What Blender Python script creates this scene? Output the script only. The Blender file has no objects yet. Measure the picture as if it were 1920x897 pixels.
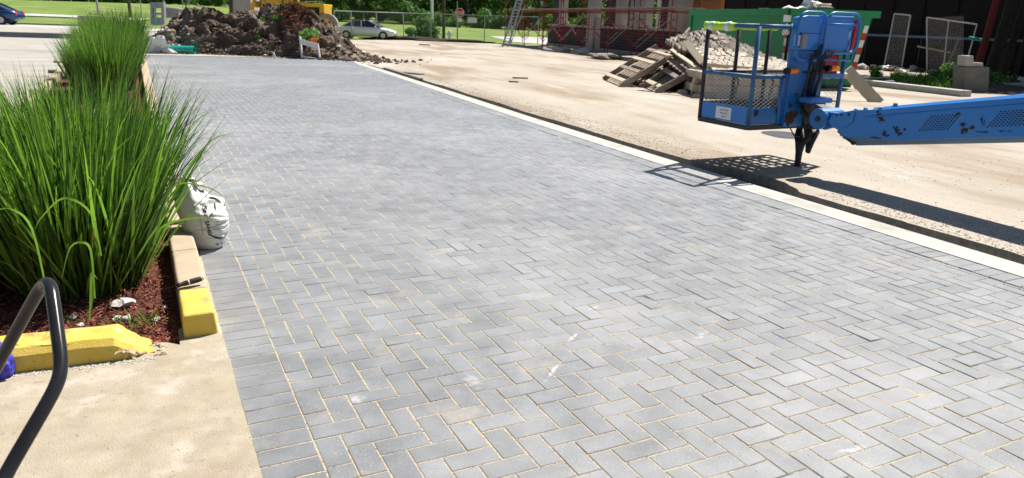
import bpy, bmesh, math, random
from mathutils import Vector, Matrix, noise
from math import radians, sin, cos, tan, pi, atan2, sqrt
R = random.Random(7)
SC = bpy.context.scene
COL = SC.collection

# ------------------------------------------------------------------ camera, sky, sun, exposure
FPX = 1387.0; PITCH = radians(16.5); ROLL = radians(1.7); CAMH = 1.49
_F = Vector((0, cos(PITCH), -sin(PITCH)))
_R0 = Vector((1, 0, 0)); _U0 = Vector((0, sin(PITCH), cos(PITCH)))
_R = _R0*cos(ROLL) + _U0*sin(ROLL)
_U = _U0*cos(ROLL) - _R0*sin(ROLL)
CAM = Vector((0, 0, CAMH))
cd = bpy.data.cameras.new('camera'); cam = bpy.data.objects.new('camera', cd); COL.objects.link(cam)
cd.sensor_width = 36; cd.lens = FPX/1920*36; cd.clip_end = 3000; cd.clip_start = .05
cam.matrix_world = Matrix(((_R.x, _U.x, -_F.x, 0), (_R.y, _U.y, -_F.y, 0), (_R.z, _U.z, -_F.z, CAMH), (0, 0, 0, 1)))
cd.dof.use_dof = True; cd.dof.focus_distance = 3.6; cd.dof.aperture_fstop = 7.0
SC.camera = cam

SUN_EL = radians(56); SUN_AZ = radians(42.5)
SDIR = Vector((sin(SUN_AZ)*cos(SUN_EL), cos(SUN_AZ)*cos(SUN_EL), sin(SUN_EL)))
w = bpy.data.worlds.new('World'); SC.world = w; w.use_nodes = True
nt = w.node_tree; bg = nt.nodes['Background']
sky = nt.nodes.new('ShaderNodeTexSky'); sky.sky_type = 'NISHITA'; sky.sun_disc = False
sky.sun_elevation = SUN_EL; sky.sun_rotation = SUN_AZ; sky.dust_density = 1.0; sky.ozone_density = 1.0
nt.links.new(sky.outputs[0], bg.inputs[0]); bg.inputs[1].default_value = .05
sl = bpy.data.lights.new('sun', 'SUN'); sl.energy = 5.0; sl.angle = radians(.5); sl.color = (1, .955, .88)
so = bpy.data.objects.new('sun', sl); COL.objects.link(so); so.rotation_euler = SDIR.to_track_quat('Z', 'Y').to_euler()
SC.view_settings.view_transform = 'Standard'; SC.view_settings.look = 'None'
SC.view_settings.exposure = 0.74; SC.view_settings.gamma = 1

# ------------------------------------------------------------------ measuring helpers
def zt(y):
    return 0.0
def ray(px, py):
    return (_F + _R*((px-960)/FPX) + _U*((448.5-py)/FPX))
def G(px, py, z=0.0):                      # ground point seen at a pixel of the photograph
    d = ray(px, py); t = (z-CAMH)/d.z
    for _ in range(12):
        y = d.y*t
        t = (z+zt(y)-CAMH)/d.z
        if t < 0 or t > 400: t = 400; break
    p = CAM + d*t; p.z = z+zt(p.y); return p
def AT(px, py, Y):                         # point at forward distance Y
    d = ray(px, py); return CAM + d*(Y/d.y)
def DEP(px, py, zc): return CAM + ray(px, py)*zc
def PL(px, py, P, n):                      # on a plane
    d = ray(px, py); t = (Vector(P)-CAM).dot(n)/d.dot(n); return CAM + d*t

# ------------------------------------------------------------------ mesh builder
class MB:
    def __init__(s): s.v = []; s.f = []; s.m = []; s.t = []
    def add(s, vs, fs, mi=0, tint=None):
        o = len(s.v); s.v += [Vector(v) for v in vs]
        for f in fs: s.f.append([i+o for i in f]); s.m.append(mi)
        s.t += [tint if tint is not None else .5]*len(vs)
    def pbox(s, o, a, b, c, mi=0, tint=None):  # parallelepiped
        o, a, b, c = map(Vector, (o, a, b, c))
        vs = [o, o+a, o+a+b, o+b, o+c, o+a+c, o+a+b+c, o+b+c]
        fs = [(0, 3, 2, 1), (4, 5, 6, 7), (0, 1, 5, 4), (1, 2, 6, 5), (2, 3, 7, 6), (3, 0, 4, 7)]
        if a.cross(b).dot(c) < 0: fs = [f[::-1] for f in fs]
        s.add(vs, fs, mi, tint)
    def box(s, c, sz, M=None, mi=0, tint=None):
        c = Vector(c); hx, hy, hz = [q/2 for q in sz]
        M = M or Matrix.Identity(3)
        a = M@Vector((2*hx, 0, 0)); b = M@Vector((0, 2*hy, 0)); d = M@Vector((0, 0, 2*hz))
        s.pbox(c-a/2-b/2-d/2, a, b, d, mi, tint)
    def beam(s, p, q, wd, ht, up=(0, 0, 1), mi=0, tint=None):
        p, q, up = Vector(p), Vector(q), Vector(up)
        d = q-p; r = d.cross(up)
        if r.length < 1e-6: r = d.cross(Vector((1, 0, 0)))
        r.normalize(); u = r.cross(d).normalized()
        s.pbox(p-r*wd/2-u*ht/2, d, r*wd, u*ht, mi, tint)
    def tube(s, pts, r, n=8, mi=0, closed=False, tint=None, caps=True):
        pts = [Vector(p) for p in pts]; k = len(pts)
        rr = r if isinstance(r, (list, tuple)) else [r]*k
        vs = []; prev = None
        for i, p in enumerate(pts):
            if closed: d = pts[(i+1) % k]-pts[i-1]
            else: d = pts[min(i+1, k-1)]-pts[max(i-1, 0)]
            d.normalize()
            if prev is None:
                a = d.cross(Vector((0, 0, 1)))
                if a.length < .05: a = d.cross(Vector((1, 0, 0)))
            else: a = prev - d*prev.dot(d)
            a.normalize(); prev = a; b = d.cross(a)
            for j in range(n):
                t = 2*pi*j/n; vs.append(p+a*(cos(t)*rr[i])+b*(sin(t)*rr[i]))
        fs = []
        for i in range(k if closed else k-1):
            i2 = (i+1) % k
            for j in range(n):
                j2 = (j+1) % n; fs.append((i*n+j, i*n+j2, i2*n+j2, i2*n+j))
        if not closed and caps:
            fs.append(tuple(range(n))[::-1]); fs.append(tuple((k-1)*n+j for j in range(n)))
        s.add(vs, fs, mi, tint)
    def prism(s, pts, ext, mi=0, tint=None):   # planar outline extruded by a vector
        pts = [Vector(p) for p in pts]; ext = Vector(ext); n = len(pts)
        nrm = Vector((0, 0, 0))
        for i in range(n): nrm += pts[i].cross(pts[(i+1) % n])
        if nrm.dot(ext) < 0: pts = pts[::-1]
        vs = pts + [p+ext for p in pts]
        fs = [tuple(range(n))[::-1], tuple(range(n, 2*n))]
        for i in range(n): j = (i+1) % n; fs.append((i, j, n+j, n+i))
        s.add(vs, fs, mi, tint)
    def rock(s, c, sz, seed=0, rough=.35, mi=0, tint=None, lvl=1, M=None):
        vs, fs = ICO[lvl]; out = []
        for v in vs:
            k = 1+(rough*.35*noise.noise(v*7+Vector((seed, 2, 3))) if lvl > 3 else 0)+rough*noise.noise(v*1.3+Vector((seed*7.3, seed*3.1, seed)))*1.6+rough*.4*noise.noise(v*3.1+Vector((seed, 0, seed*5)))
            q = Vector((v.x*sz[0]*k, v.y*sz[1]*k, v.z*sz[2]*k))
            if M: q = M@q
            out.append(Vector(c)+q)
        s.add(out, fs, mi, tint)
    def build(s, name, mats, parent=None, smooth=False, bevel=0, auto=False, seg=2):
        me = bpy.data.meshes.new(name)
        vs = s.v
        if parent is not None:
            Mi = parent['_m'] if False else PM[parent.name].inverted(); vs = [Mi@v for v in vs]
        me.from_pydata(vs, [], s.f)
        if not isinstance(mats, (list, tuple)): mats = [mats]
        for m in mats: me.materials.append(m)
        if any(s.m): me.polygons.foreach_set('material_index', s.m)
        if any(t != .5 for t in s.t):
            at = me.attributes.new('tint', 'FLOAT', 'POINT'); at.data.foreach_set('value', s.t)
        if smooth: me.polygons.foreach_set('use_smooth', [True]*len(me.polygons))
        me.update()
        o = bpy.data.objects.new(name, me); COL.objects.link(o)
        if parent is not None: o.parent = parent
        if bevel:
            b = o.modifiers.new('bevel', 'BEVEL'); b.width = bevel; b.segments = seg; b.limit_method = 'ANGLE'
            b.angle_limit = radians(40)
        return o
PM = {}
def _ico(l):
    bm = bmesh.new(); bmesh.ops.create_icosphere(bm, subdivisions=l, radius=1)
    r = ([v.co.copy() for v in bm.verts], [tuple(v.index for v in f.verts) for f in bm.faces]); bm.free(); return r
ICO = {1: _ico(1), 2: _ico(2), 3: _ico(3), 4: _ico(4)}
def tag(o, label, cat, group=None, kind=None):
    if label: o['label'] = label
    if cat: o['category'] = cat
    if group: o['group'] = group
    if kind: o['kind'] = kind
    return o
def struct(o): o['kind'] = 'structure'; return o
def thing(name, label, cat, loc=(0, 0, 0), rotz=0, group=None, M=None, local=False):
    o = bpy.data.objects.new(name, None); COL.objects.link(o); o.empty_display_size = .1
    o.matrix_world = M if M is not None else Matrix.Translation(Vector(loc)) @ Matrix.Rotation(rotz, 4, 'Z')
    PM[o.name] = Matrix.Identity(4) if local else o.matrix_basis.copy()
    return tag(o, label, cat, group, 'thing')
def place(o, M): o.matrix_basis = M
def dup(root, M, label=None):
    r = root.copy(); COL.objects.link(r); r.matrix_basis = M
    if label: r['label'] = label
    for ch in list(root.children):
        c = ch.copy(); COL.objects.link(c); c.parent = r
        for g in list(ch.children):
            d = g.copy(); COL.objects.link(d); d.parent = c
    return r
def M4(loc, rz=0, s=1, rx=0, ry=0):
    return Matrix.Translation(Vector(loc)) @ Matrix.Rotation(rz, 4, 'Z') @ Matrix.Rotation(ry, 4, 'Y') @ Matrix.Rotation(rx, 4, 'X') @ Matrix.Scale(s, 4)

# ------------------------------------------------------------------ materials
def mk(name, c1, c2=None, scale=5, rough=.8, bump=0, bscale=None, metal=0, spec=.3, c3=None, s3=1, t3=(.5, .6),
       tint=0, trans=0, coat=0, coords='Object', det=4, stretch=None, speck=None, c4=None, s4=1, t4=(.5, .6)):
    m = bpy.data.materials.new(name); m.use_nodes = True; n = m.node_tree.nodes; L = m.node_tree.links
    b = n['Principled BSDF']; b.inputs['Roughness'].default_value = rough; b.inputs['Metallic'].default_value = metal
    b.inputs['Specular IOR Level'].default_value = spec; b.inputs['Coat Weight'].default_value = coat
    if coat: b.inputs['Coat Roughness'].default_value = .15
    tc = n.new('ShaderNodeTexCoord'); out = tc.outputs[coords]
    if stretch:
        mp = n.new('ShaderNodeMapping'); mp.inputs['Scale'].default_value = stretch[:3]
        if len(stretch) > 3: mp.vector_type = 'TEXTURE'; mp.inputs['Rotation'].default_value = (0, 0, stretch[3])
        L.new(out, mp.inputs[0]); out = mp.outputs[0]
    def nz(s, d=4, r=.55):
        t = n.new('ShaderNodeTexNoise'); t.inputs['Scale'].default_value = s; t.inputs['Detail'].default_value = d
        t.inputs['Roughness'].default_value = r; L.new(out, t.inputs['Vector']); return t.outputs['Fac']
    def ramp(f, a, bb):
        r = n.new('ShaderNodeMapRange'); r.inputs['From Min'].default_value = a; r.inputs['From Max'].default_value = bb
        L.new(f, r.inputs['Value']); return r.outputs[0]
    def mix(f, a, bb):
        x = n.new('ShaderNodeMix'); x.data_type = 'RGBA'
        if f is not None: L.new(f, x.inputs[0])
        for q, i in ((a, 6), (bb, 7)):
            if isinstance(q, (tuple, list)): x.inputs[i].default_value = (*q[:3], 1)
            else: L.new(q, x.inputs[i])
        return x.outputs[2]
    cur = c1
    if c2: cur = mix(ramp(nz(scale, det), .32, .68), c1, c2)
    if c3: cur = mix(ramp(nz(s3, 5, .6), *t3), cur, c3)
    if c4: cur = mix(ramp(nz(s4, 5, .65), *t4), cur, c4)
    if speck:
        cur = mix(ramp(nz(speck[0], 2, .5), speck[2], speck[2]+.05), cur, speck[1])
    if tint:
        at = n.new('ShaderNodeAttribute'); at.attribute_name = 'tint'
        r = n.new('ShaderNodeMapRange'); r.inputs['To Min'].default_value = 1-tint; r.inputs['To Max'].default_value = 1+tint
        L.new(at.outputs['Fac'], r.inputs['Value'])
        x = n.new('ShaderNodeVectorMath'); x.operation = 'SCALE'
        if isinstance(cur, (tuple, list)): x.inputs[0].default_value = cur[:3]
        else: L.new(cur, x.inputs[0])
        L.new(r.outputs[0], x.inputs['Scale']); cur = x.outputs[0]
    if isinstance(cur, (tuple, list)): b.inputs['Base Color'].default_value = (*cur[:3], 1)
    else: L.new(cur, b.inputs['Base Color'])
    if bump:
        bp = n.new('ShaderNodeBump'); bp.inputs['Strength'].default_value = 1; bp.inputs['Distance'].default_value = bump
        L.new(nz(bscale or scale*4, 5, .65), bp.inputs['Height']); L.new(bp.outputs[0], b.inputs['Normal'])
    if trans:
        tr = n.new('ShaderNodeBsdfTranslucent'); ms = n.new('ShaderNodeMixShader'); ms.inputs[0].default_value = trans
        if isinstance(cur, (tuple, list)): tr.inputs[0].default_value = (*cur[:3], 1)
        else: L.new(cur, tr.inputs[0])
        o = n['Material Output']; L.new(b.outputs[0], ms.inputs[1]); L.new(tr.outputs[0], ms.inputs[2]); L.new(ms.outputs[0], o.inputs[0])
    return m

m_paver = mk('paver_grey', (.120, .124, .130), (.205, .209, .215), 5.5, .58, .0014, 220, spec=.5, tint=.15,
             c3=(.35, .352, .355), s3=.38, t3=(.47, .80), speck=(190, (.46, .47, .48), .645), c4=(.37, .315, .23), s4=2.6, t4=(.58, .82))
def add_sheen(m, w_, r):
    b = m.node_tree.nodes['Principled BSDF']; b.inputs['Sheen Weight'].default_value = w_; b.inputs['Sheen Roughness'].default_value = r; b.inputs['Sheen Tint'].default_value = (.95, .97, 1, 1)
add_sheen(m_paver, .6, .5)
def add_scuffs(m, marks):
    n = m.node_tree.nodes; L = m.node_tree.links; b = n['Principled BSDF']; cur = b.inputs['Base Color'].links[0].from_socket
    tc = n.new('ShaderNodeTexCoord')
    for (x, y, ang, lx, ly, k) in marks:
        mp = n.new('ShaderNodeMapping'); mp.vector_type = 'TEXTURE'; mp.inputs['Location'].default_value = (x, y, 0); mp.inputs['Rotation'].default_value = (0, 0, ang); mp.inputs['Scale'].default_value = (lx, ly, 1)
        L.new(tc.outputs['Object'], mp.inputs[0]); ln = n.new('ShaderNodeVectorMath'); ln.operation = 'LENGTH'; L.new(mp.outputs[0], ln.inputs[0])
        nz = n.new('ShaderNodeTexNoise'); nz.inputs['Scale'].default_value = 38; nz.inputs['Detail'].default_value = 5; L.new(tc.outputs['Object'], nz.inputs['Vector'])
        a = n.new('ShaderNodeMath'); a.operation = 'MULTIPLY_ADD'; L.new(nz.outputs['Fac'], a.inputs[0]); a.inputs[1].default_value = -2.4; L.new(ln.outputs['Value'], a.inputs[2])
        r = n.new('ShaderNodeMapRange'); r.inputs['From Min'].default_value = -.35; r.inputs['From Max'].default_value = -1.1; r.inputs['To Max'].default_value = k; L.new(a.outputs[0], r.inputs['Value'])
        mx = n.new('ShaderNodeMix'); mx.data_type = 'RGBA'; L.new(r.outputs[0], mx.inputs[0]); L.new(cur, mx.inputs[6]); mx.inputs[7].default_value = (.55, .56, .57, 1); cur = mx.outputs[2]
    L.new(cur, b.inputs['Base Color'])
_ma = []
for (p1, p2, wd_, k_) in (((1085, 622), (1062, 645), .012, .8), ((1060, 668), (1015, 722), .014, .7), ((1130, 572), (1095, 584), .010, .8), ((870, 700), (905, 730), .05, .4), ((640, 748), (690, 752), .05, .5), ((1640, 835), (1560, 850), .02, .5), ((1330, 618), (1300, 640), .03, .4)):
    a_, b_ = G(*p1), G(*p2); c_ = (a_+b_)/2; _ma.append((c_.x, c_.y, atan2((b_-a_).y, (b_-a_).x), (b_-a_).length*.5, wd_, k_))
add_scuffs(m_paver, _ma)
m_sand = mk('joint_sand', (.56, .46, .30), (.40, .32, .22), 60, .95, .003, 260, c3=(.07, .065, .055), s3=110, t3=(.57, .65), c4=(.13, .12, .10), s4=1.4, t4=(.56, .64))
m_conc_w = mk('new_concrete', (.40, .39, .36), (.46, .45, .42), 3, .85, .001, 120, c3=(.33, .31, .27), s3=2.2, t3=(.55, .70), speck=(60, (.25, .22, .18), .70))
m_walk = mk('sidewalk_concrete', (.335, .282, .205), (.42, .36, .272), 9, .9, .004, 140, c3=(.54, .49, .42), s3=1.9, t3=(.53, .64),
            speck=(55, (.28, .23, .18), .67), c4=(.31, .25, .175), s4=1.7, t4=(.56, .74))
m_kerb = mk('old_kerb_concrete', (.38, .30, .21), (.46, .37, .27), 5, .9, .003, 110, speck=(70, (.24, .19, .14), .68), c3=(.36, .29, .22), s3=9, t3=(.6, .7))
m_yel = mk('yellow_kerb_paint', (.60, .41, .05), (.68, .52, .13), 6, .7, .003, 90, c3=(.36, .25, .07), s3=5, t3=(.55, .68), speck=(60, (.34, .27, .16), .66), c4=(.46, .40, .30), s4=14, t4=(.62, .66))
m_site = mk('site_gravel', (.35, .305, .245), (.43, .385, .325), .9, .95, .006, 60, c3=(.26, .20, .14), s3=.55, t3=(.48, .64),
            speck=(42, (.30, .24, .19), .64), c4=(.47, .44, .40), s4=.75, t4=(.58, .70), stretch=(3.2, 1.0, 1.0, radians(112)))
m_trench = mk('trench_earth', (.17, .15, .13), (.28, .25, .215), 18, .98, .01, 60)
m_bluep = mk('worn_blue_tube', (.025, .105, .25), (.05, .15, .30), 6, .5, 0, spec=.4, c3=(.03, .03, .035), s3=7, t3=(.58, .66))
m_lot = mk('lot_concrete', (.33, .305, .27), (.40, .375, .335), .9, .9, .002, 60, c3=(.28, .275, .265), s3=.25, t3=(.5, .62))
m_road = mk('far_road', (.40, .385, .37), (.46, .45, .43), .4, .9)
m_lawn = mk('lawn', (.10, .17, .03), (.17, .25, .045), .5, .95, .05, 8, c3=(.26, .26, .09), s3=.15, t3=(.5, .7))
m_soil = mk('soil', (.075, .054, .040), (.125, .092, .068), 1.6, .98, .05, 9, c3=(.27, .21, .155), s3=.40, t3=(.50, .66), speck=(14, (.42, .38, .33), .68), coords='Object')
m_soild = mk('soil_clod', (.065, .047, .035), (.125, .09, .07), 4, .98, .01, 40, tint=.45)
m_mesh = mk('bright_wire', (.50, .52, .54), None, 1, .4, metal=.3)
m_mulch = mk('mulch_bed', (.085, .030, .020), (.15, .055, .035), 25, .98, .01, 60)
m_chip = mk('mulch_chip', (.25, .075, .045), (.17, .06, .04), 30, .9, 0, tint=.6)
m_blade = mk('grass_blade', (.070, .165, .020), (.13, .26, .030), 3, .42, 0, tint=.6, trans=.40, spec=.35)
def hue_by_tint(m, c0, c1):
    n = m.node_tree.nodes; L = m.node_tree.links
    for x in [q for q in n if q.type == 'VECT_MATH']:
        mx = n.new('ShaderNodeMix'); mx.data_type = 'RGBA'; mx.inputs[6].default_value = (*c0, 1); mx.inputs[7].default_value = (*c1, 1)
        at = [q for q in n if q.type == 'ATTRIBUTE'][0]; L.new(at.outputs['Fac'], mx.inputs[0]); L.new(mx.outputs[2], x.inputs[0])
hue_by_tint(m_blade, (.045, .125, .022), (.17, .33, .032))
m_bladed = mk('grass_blade_dry', (.35, .33, .12), (.24, .28, .07), 3, .6, 0, tint=.4, trans=.3)
m_leaf = mk('tree_leaf', (.045, .11, .018), (.12, .22, .035), .35, .6, 0, tint=.6, trans=.35)
m_leafb = mk('bush_leaf', (.06, .17, .02), (.12, .27, .04), .8, .6, 0, tint=.5, trans=.35)
m_bark = mk('bark', (.06, .045, .035), (.11, .09, .07), 6, .95, .02, 20)
m_blue = mk('lift_blue_paint', (.013, .145, .42), (.018, .17, .47), 2, .42, 0, spec=.5, c3=(.035, .03, .03), s3=5.5, t3=(.665, .685), speck=(30, (.10, .055, .03), .73))
m_blueb = mk('boom_blue_paint', (.013, .18, .56), (.018, .21, .60), 1.5, .36, 0, spec=.5, c3=(.025, .15, .40), s3=3, t3=(.58, .8), speck=(24, (.10, .055, .03), .77))
m_bluel = mk('weathered_blue_grey', (.10, .16, .24), (.13, .20, .30), 3, .6, 0)
m_blk = mk('black_rubber', (.012, .012, .013), (.025, .024, .024), 8, .55)
m_dk = mk('dark_metal', (.03, .032, .038), (.055, .055, .06), 9, .5, 0, metal=.3, c3=(.12, .07, .045), s3=8, t3=(.6, .66))
m_rust = mk('rust', (.09, .045, .022), (.025, .02, .018), 40, .95)
m_handle = mk('glossy_black_paint', (.012, .013, .016), (.022, .022, .024), 5, .20, 0, spec=.22, coat=.0, c3=(.035, .027, .02), s3=22, t3=(.63, .70))
m_white = mk('white_paint', (.78, .78, .76), (.70, .70, .68), 4, .6)
m_label = mk('label_white', (.74, .75, .76), None, 1, .5)
m_text = mk('black_ink', (.02, .02, .022), None, 1, .6)
m_greytext = mk('grey_ink', (.22, .24, .25), None, 1, .6)
m_teal = mk('teal_pipe', (.02, .33, .27), (.03, .38, .32), 2, .4)
m_green = mk('dumpster_green', (.012, .23, .085), (.02, .27, .11), 1.5, .5, 0, c3=(.05, .16, .08), s3=2, t3=(.62, .72))
m_red = mk('scaffold_red', (.33, .022, .03), (.24, .03, .03), 4, .55, 0, c3=(.12, .05, .035), s3=6, t3=(.6, .7))
m_redf = mk('red_panel', (.55, .02, .02), None, 1, .45)
m_plank = mk('scaffold_plank', (.36, .29, .23), (.26, .22, .18), 3, .9, .002, 30)
m_wood = mk('weathered_wood', (.22, .175, .14), (.33, .27, .21), 3, .92, .004, 25, tint=.3, stretch=(1, 1, 6))
m_woodl = mk('pale_wood', (.52, .43, .31), (.60, .51, .38), 3, .9, .002, 25, tint=.15)
m_brick = mk('dark_brick', (.035, .03, .034), (.06, .05, .055), 3, .9)
m_stone = mk('tan_concrete_column', (.40, .36, .31), (.46, .42, .37), 1.5, .9)
m_cshade = mk('shaded_concrete', (.13, .125, .115), (.19, .18, .165), 3, .92, .006, 30)  # concrete with the block's shade put into its colour
m_cblock = mk('grey_concrete', (.36, .34, .32), (.46, .44, .41), 3, .92, .006, 30, c3=(.24, .23, .22), s3=3, t3=(.55, .7))
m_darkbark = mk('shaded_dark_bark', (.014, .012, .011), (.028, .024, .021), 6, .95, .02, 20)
m_dark = mk('deep_shade_black', (.005, .005, .006), (.009, .009, .010), .8, .9)  # near-black colour carries the deep shade of the right-hand building side
m_alu = mk('aluminium', (.50, .52, .53), (.42, .44, .45), 6, .45, 0, metal=.6)
m_galv = mk('galvanised_steel', (.36, .37, .38), (.45, .46, .46), 5, .5, 0, metal=.4)
m_bag = mk('white_plastic_bag', (.70, .69, .66), (.76, .75, .72), 6, .38, .004, 14, spec=.45, trans=.12)
m_bagi = mk('tan_sand_surface', (.50, .43, .32), (.58, .50, .38), 20, .95)
m_clear = mk('crumpled_plastic', (.62, .64, .66), (.72, .73, .74), 10, .3, .02, 20, trans=.3)
m_yellow = mk('machine_yellow', (.62, .38, .02), (.55, .34, .03), 3, .5, 0, c3=(.20, .13, .06), s3=3, t3=(.6, .7))
m_orange = mk('amber_lens', (.90, .22, .01), None, 1, .3, spec=.5)
m_hiv = mk('lime_sleeve', (.55, .85, .07), (.62, .92, .12), 12, .7, .004, 40, trans=.15)
m_silv = mk('reflective_band', (.72, .76, .80), None, 1, .35, metal=.2)
m_tyre = mk('tyre', (.025, .025, .025), None, 1, .8)
m_tyrem = mk('muddy_tyre', (.20, .18, .155), (.28, .26, .23), 5, .9)
m_glass = mk('dark_glass', (.015, .022, .03), None, 1, .08, spec=.8)
m_csil = mk('silver_car_paint', (.66, .70, .76), None, 1, .3, metal=.0, coat=.5)
m_cblue = mk('blue_car_paint', (.015, .05, .16), None, 1, .25, metal=.3, coat=.6)
m_tail = mk('tail_light_red', (.65, .01, .01), None, 1, .25)
m_rock = mk('pale_rock', (.48, .45, .41), (.60, .57, .52), 14, .9, .004, 60)
m_grav = mk('gravel_stone', (.44, .38, .31), (.60, .55, .48), 12, .92, 0, tint=.5)
m_gravd = mk('dark_gravel', (.10, .09, .085), (.24, .22, .20), 10, .92, 0, tint=.6)
m_cob = mk('reclaimed_brick', (.17, .145, .12), (.27, .23, .19), 2.2, .92, .004, 40, tint=.5)
m_cobt = mk('tan_dusty_brick', (.44, .38, .30), (.52, .46, .38), 2.2, .92, .004, 40, tint=.14)
m_purple = mk('blue_plastic_film', (.07, .07, .55), (.12, .12, .70), 10, .3, .01, 30, trans=.2)
m_grey = mk('grey_plastic', (.20, .20, .22), (.25, .25, .27), 3, .6)
m_orpl = mk('terracotta', (.70, .20, .05), None, 1, .7)
m_brush = mk('dead_brush', (.17, .08, .055), (.25, .13, .09), 3, .9, 0, tint=.5)
m_signr = mk('sign_red', (.55, .02, .03), None, 1, .5)
m_decal = mk('decal_yellow', (.75, .60, .03), None, 1, .5)
# ------------------------------------------------------------------ frames of the paved lane
ax = ray(246, 15); ax.z = 0; ax.normalize(); px_ = Vector((ax.y, -ax.x, 0)); O0 = G(466, 805)
def W(s, t, z=0): q = O0+ax*s+px_*t; return Vector((q.x, q.y, z))
def lerp_tab(tab, s):
    if s <= tab[0][0]: return tab[0][1]
    for (a, b), (c, d) in zip(tab, tab[1:]):
        if s <= c: return b+(d-b)*(s-a)/(c-a)
    return tab[-1][1]
INN = [(-6, 4.52), (0, 4.70), (4, 4.84), (7.8, 5.05), (13, 5.43), (18, 5.78), (21, 5.98), (22.2, 6.15), (23.0, 6.5)]
def tin(s): return lerp_tab(INN, s)
FAR = [(-.5, 25.75), (3.44, 24.74), (6.05, 23.34), (7.2, 22.6)]
def sfar(t): return lerp_tab(FAR, t)

def slab(name, pts, top, bot, mat, cuts=0):
    b = MB(); b.prism([Vector((p[0], p[1], bot)) for p in pts], (0, 0, top-bot)); return struct(b.build(name, mat))
# wide ground under everything
g = MB(); g.add([(-1500, -200, -.26), (1500, -200, -.26), (1500, 2500, -.26), (-1500, 2500, -.26)], [(0, 1, 2, 3)])
struct(g.build('ground', m_trench))
# lawn, rising to a low bank on the far left
g = MB(); xs = [-400, -260, -180, -120, -90, -70, -55, -40, -28, -20, 20, 60, 400]; ys = [28, 45, 62, 75, 90, 110, 130, 160, 400]
def lawnz(x, y): return -.02 + 1.5*min(1, max(0, (y-66)/60))*min(1, max(0, (-26-x)/22)) + .85*min(1, max(0, (y-70)/30))*min(1, max(0, (-8-x)/8))
for y in ys:
    for x in xs: g.v.append(Vector((x, y, lawnz(x, y)))); g.t.append(.5)
nx = len(xs)
for j in range(len(ys)-1):
    for i in range(nx-1): g.f.append([j*nx+i, j*nx+i+1, (j+1)*nx+i+1, (j+1)*nx+i]); g.m.append(0)
struct(g.build('lawn', m_lawn))

# pavers: every brick is modelled, laid in a 90 degree herringbone with a soldier course along each edge
U = .1016
pv = MB(); sandb = MB()
def brick(c, du, dv, lu, lv, z=0, dk=0):
    """c centre, du/dv unit vectors, lu/lv full size"""
    j = .0030; hu = lu/2-j; hv = lv/2-j; bz = .0022; bw = .0028
    tl = R.gauss(0, .0006); tz = z+R.gauss(0, .0006)
    vs = []
    for k, (e, zz) in enumerate(((bw, 0), (0, -bz), (0, -.012))):
        for a, b in ((-1, -1), (1, -1), (1, 1), (-1, 1)):
            q = c+du*(a*(hu-e))+dv*(b*(hv-e)); vs.append((q.x, q.y, tz+zz+a*tl+b*tl*.6))
    fs = [(0, 1, 2, 3)]
    for k in (0, 4):
        for i in range(4): i2 = (i+1) % 4; fs.append((k+4+i, k+4+i2, k+i2, k+i))
    tint = min(1, max(0, .5-dk+R.gauss(0, .24))); r = R.random()
    if r < .05: tint = .06
    pv.add(vs, fs, 0, tint+.001)
US = U; U = .0968; ns = int(27/U)
SOFF = -.17
for j in range(-16, ns):
    for i in range(-1, 70):
        k = (i+j) % 4
        s0 = j*U+SOFF; t0 = .2036+i*U
        tm = t0+U/2; sm = s0+U/2
        if tm > tin(sm)+.05 or sm > sfar(tm)+.1: continue
        if k == 0 and i >= -1:
            if i == -1: brick(W(sm, t0+1.5*U), px_, ax, U, U)
            else: brick(W(sm, t0+U), px_, ax, 2*U, U)
        elif k == 2 and i >= 0: brick(W(s0+U, tm), px_, ax, U, 2*U)
U = US
for j in range(-16, ns+3): brick(W(j*U+U/2+SOFF, U), px_, ax, 2*U, U, 0, .30)
# right soldier course on its own bed, following the curve
s = -2.0; line = []
while s < 21.8:
    c0 = W(s, tin(s)); c1 = W(s+U, tin(s+U)); d = (c1-c0).normalized(); n = Vector((d.y, -d.x, 0))
    brick((c0+c1)/2-n*U, n, d, 2*U, U, .006); line.append((c0, n)); s += U*abs(1/max(.5, d.dot(ax)))
for (c0, n), (c1, n1) in zip(line, line[1:]):
    sandb.add([c0-n*.2032+Vector((0, 0, .0025)), c0+Vector((0, 0, .0025)), c1+Vector((0, 0, .0025)), c1-n1*.2032+Vector((0, 0, .0025))], [(0, 1, 2, 3)])
pl = [W(s, -.05) for s in (-3, 26.2)] + [W(sfar(t)+.3, t) for t in (3.44, 6.05)] + [W(s, tin(s)+.1) for s in (23, 22.2, 21, 18, 13, 7.8, 4, 0, -3)]
# bed of jointing sand with an uneven top
gs = MB(); NS, NT = 300, 60
sandb.add([(q.x, q.y, -.0030) for q in pl], [tuple(range(len(pl)))[::-1]])
o = len(pv.v); pv.v += sandb.v; pv.t += sandb.t
for f in sandb.f: pv.f.append([i+o for i in f]); pv.m.append(1)
struct(pv.build('paver_surface', [m_paver, m_sand]))

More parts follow.
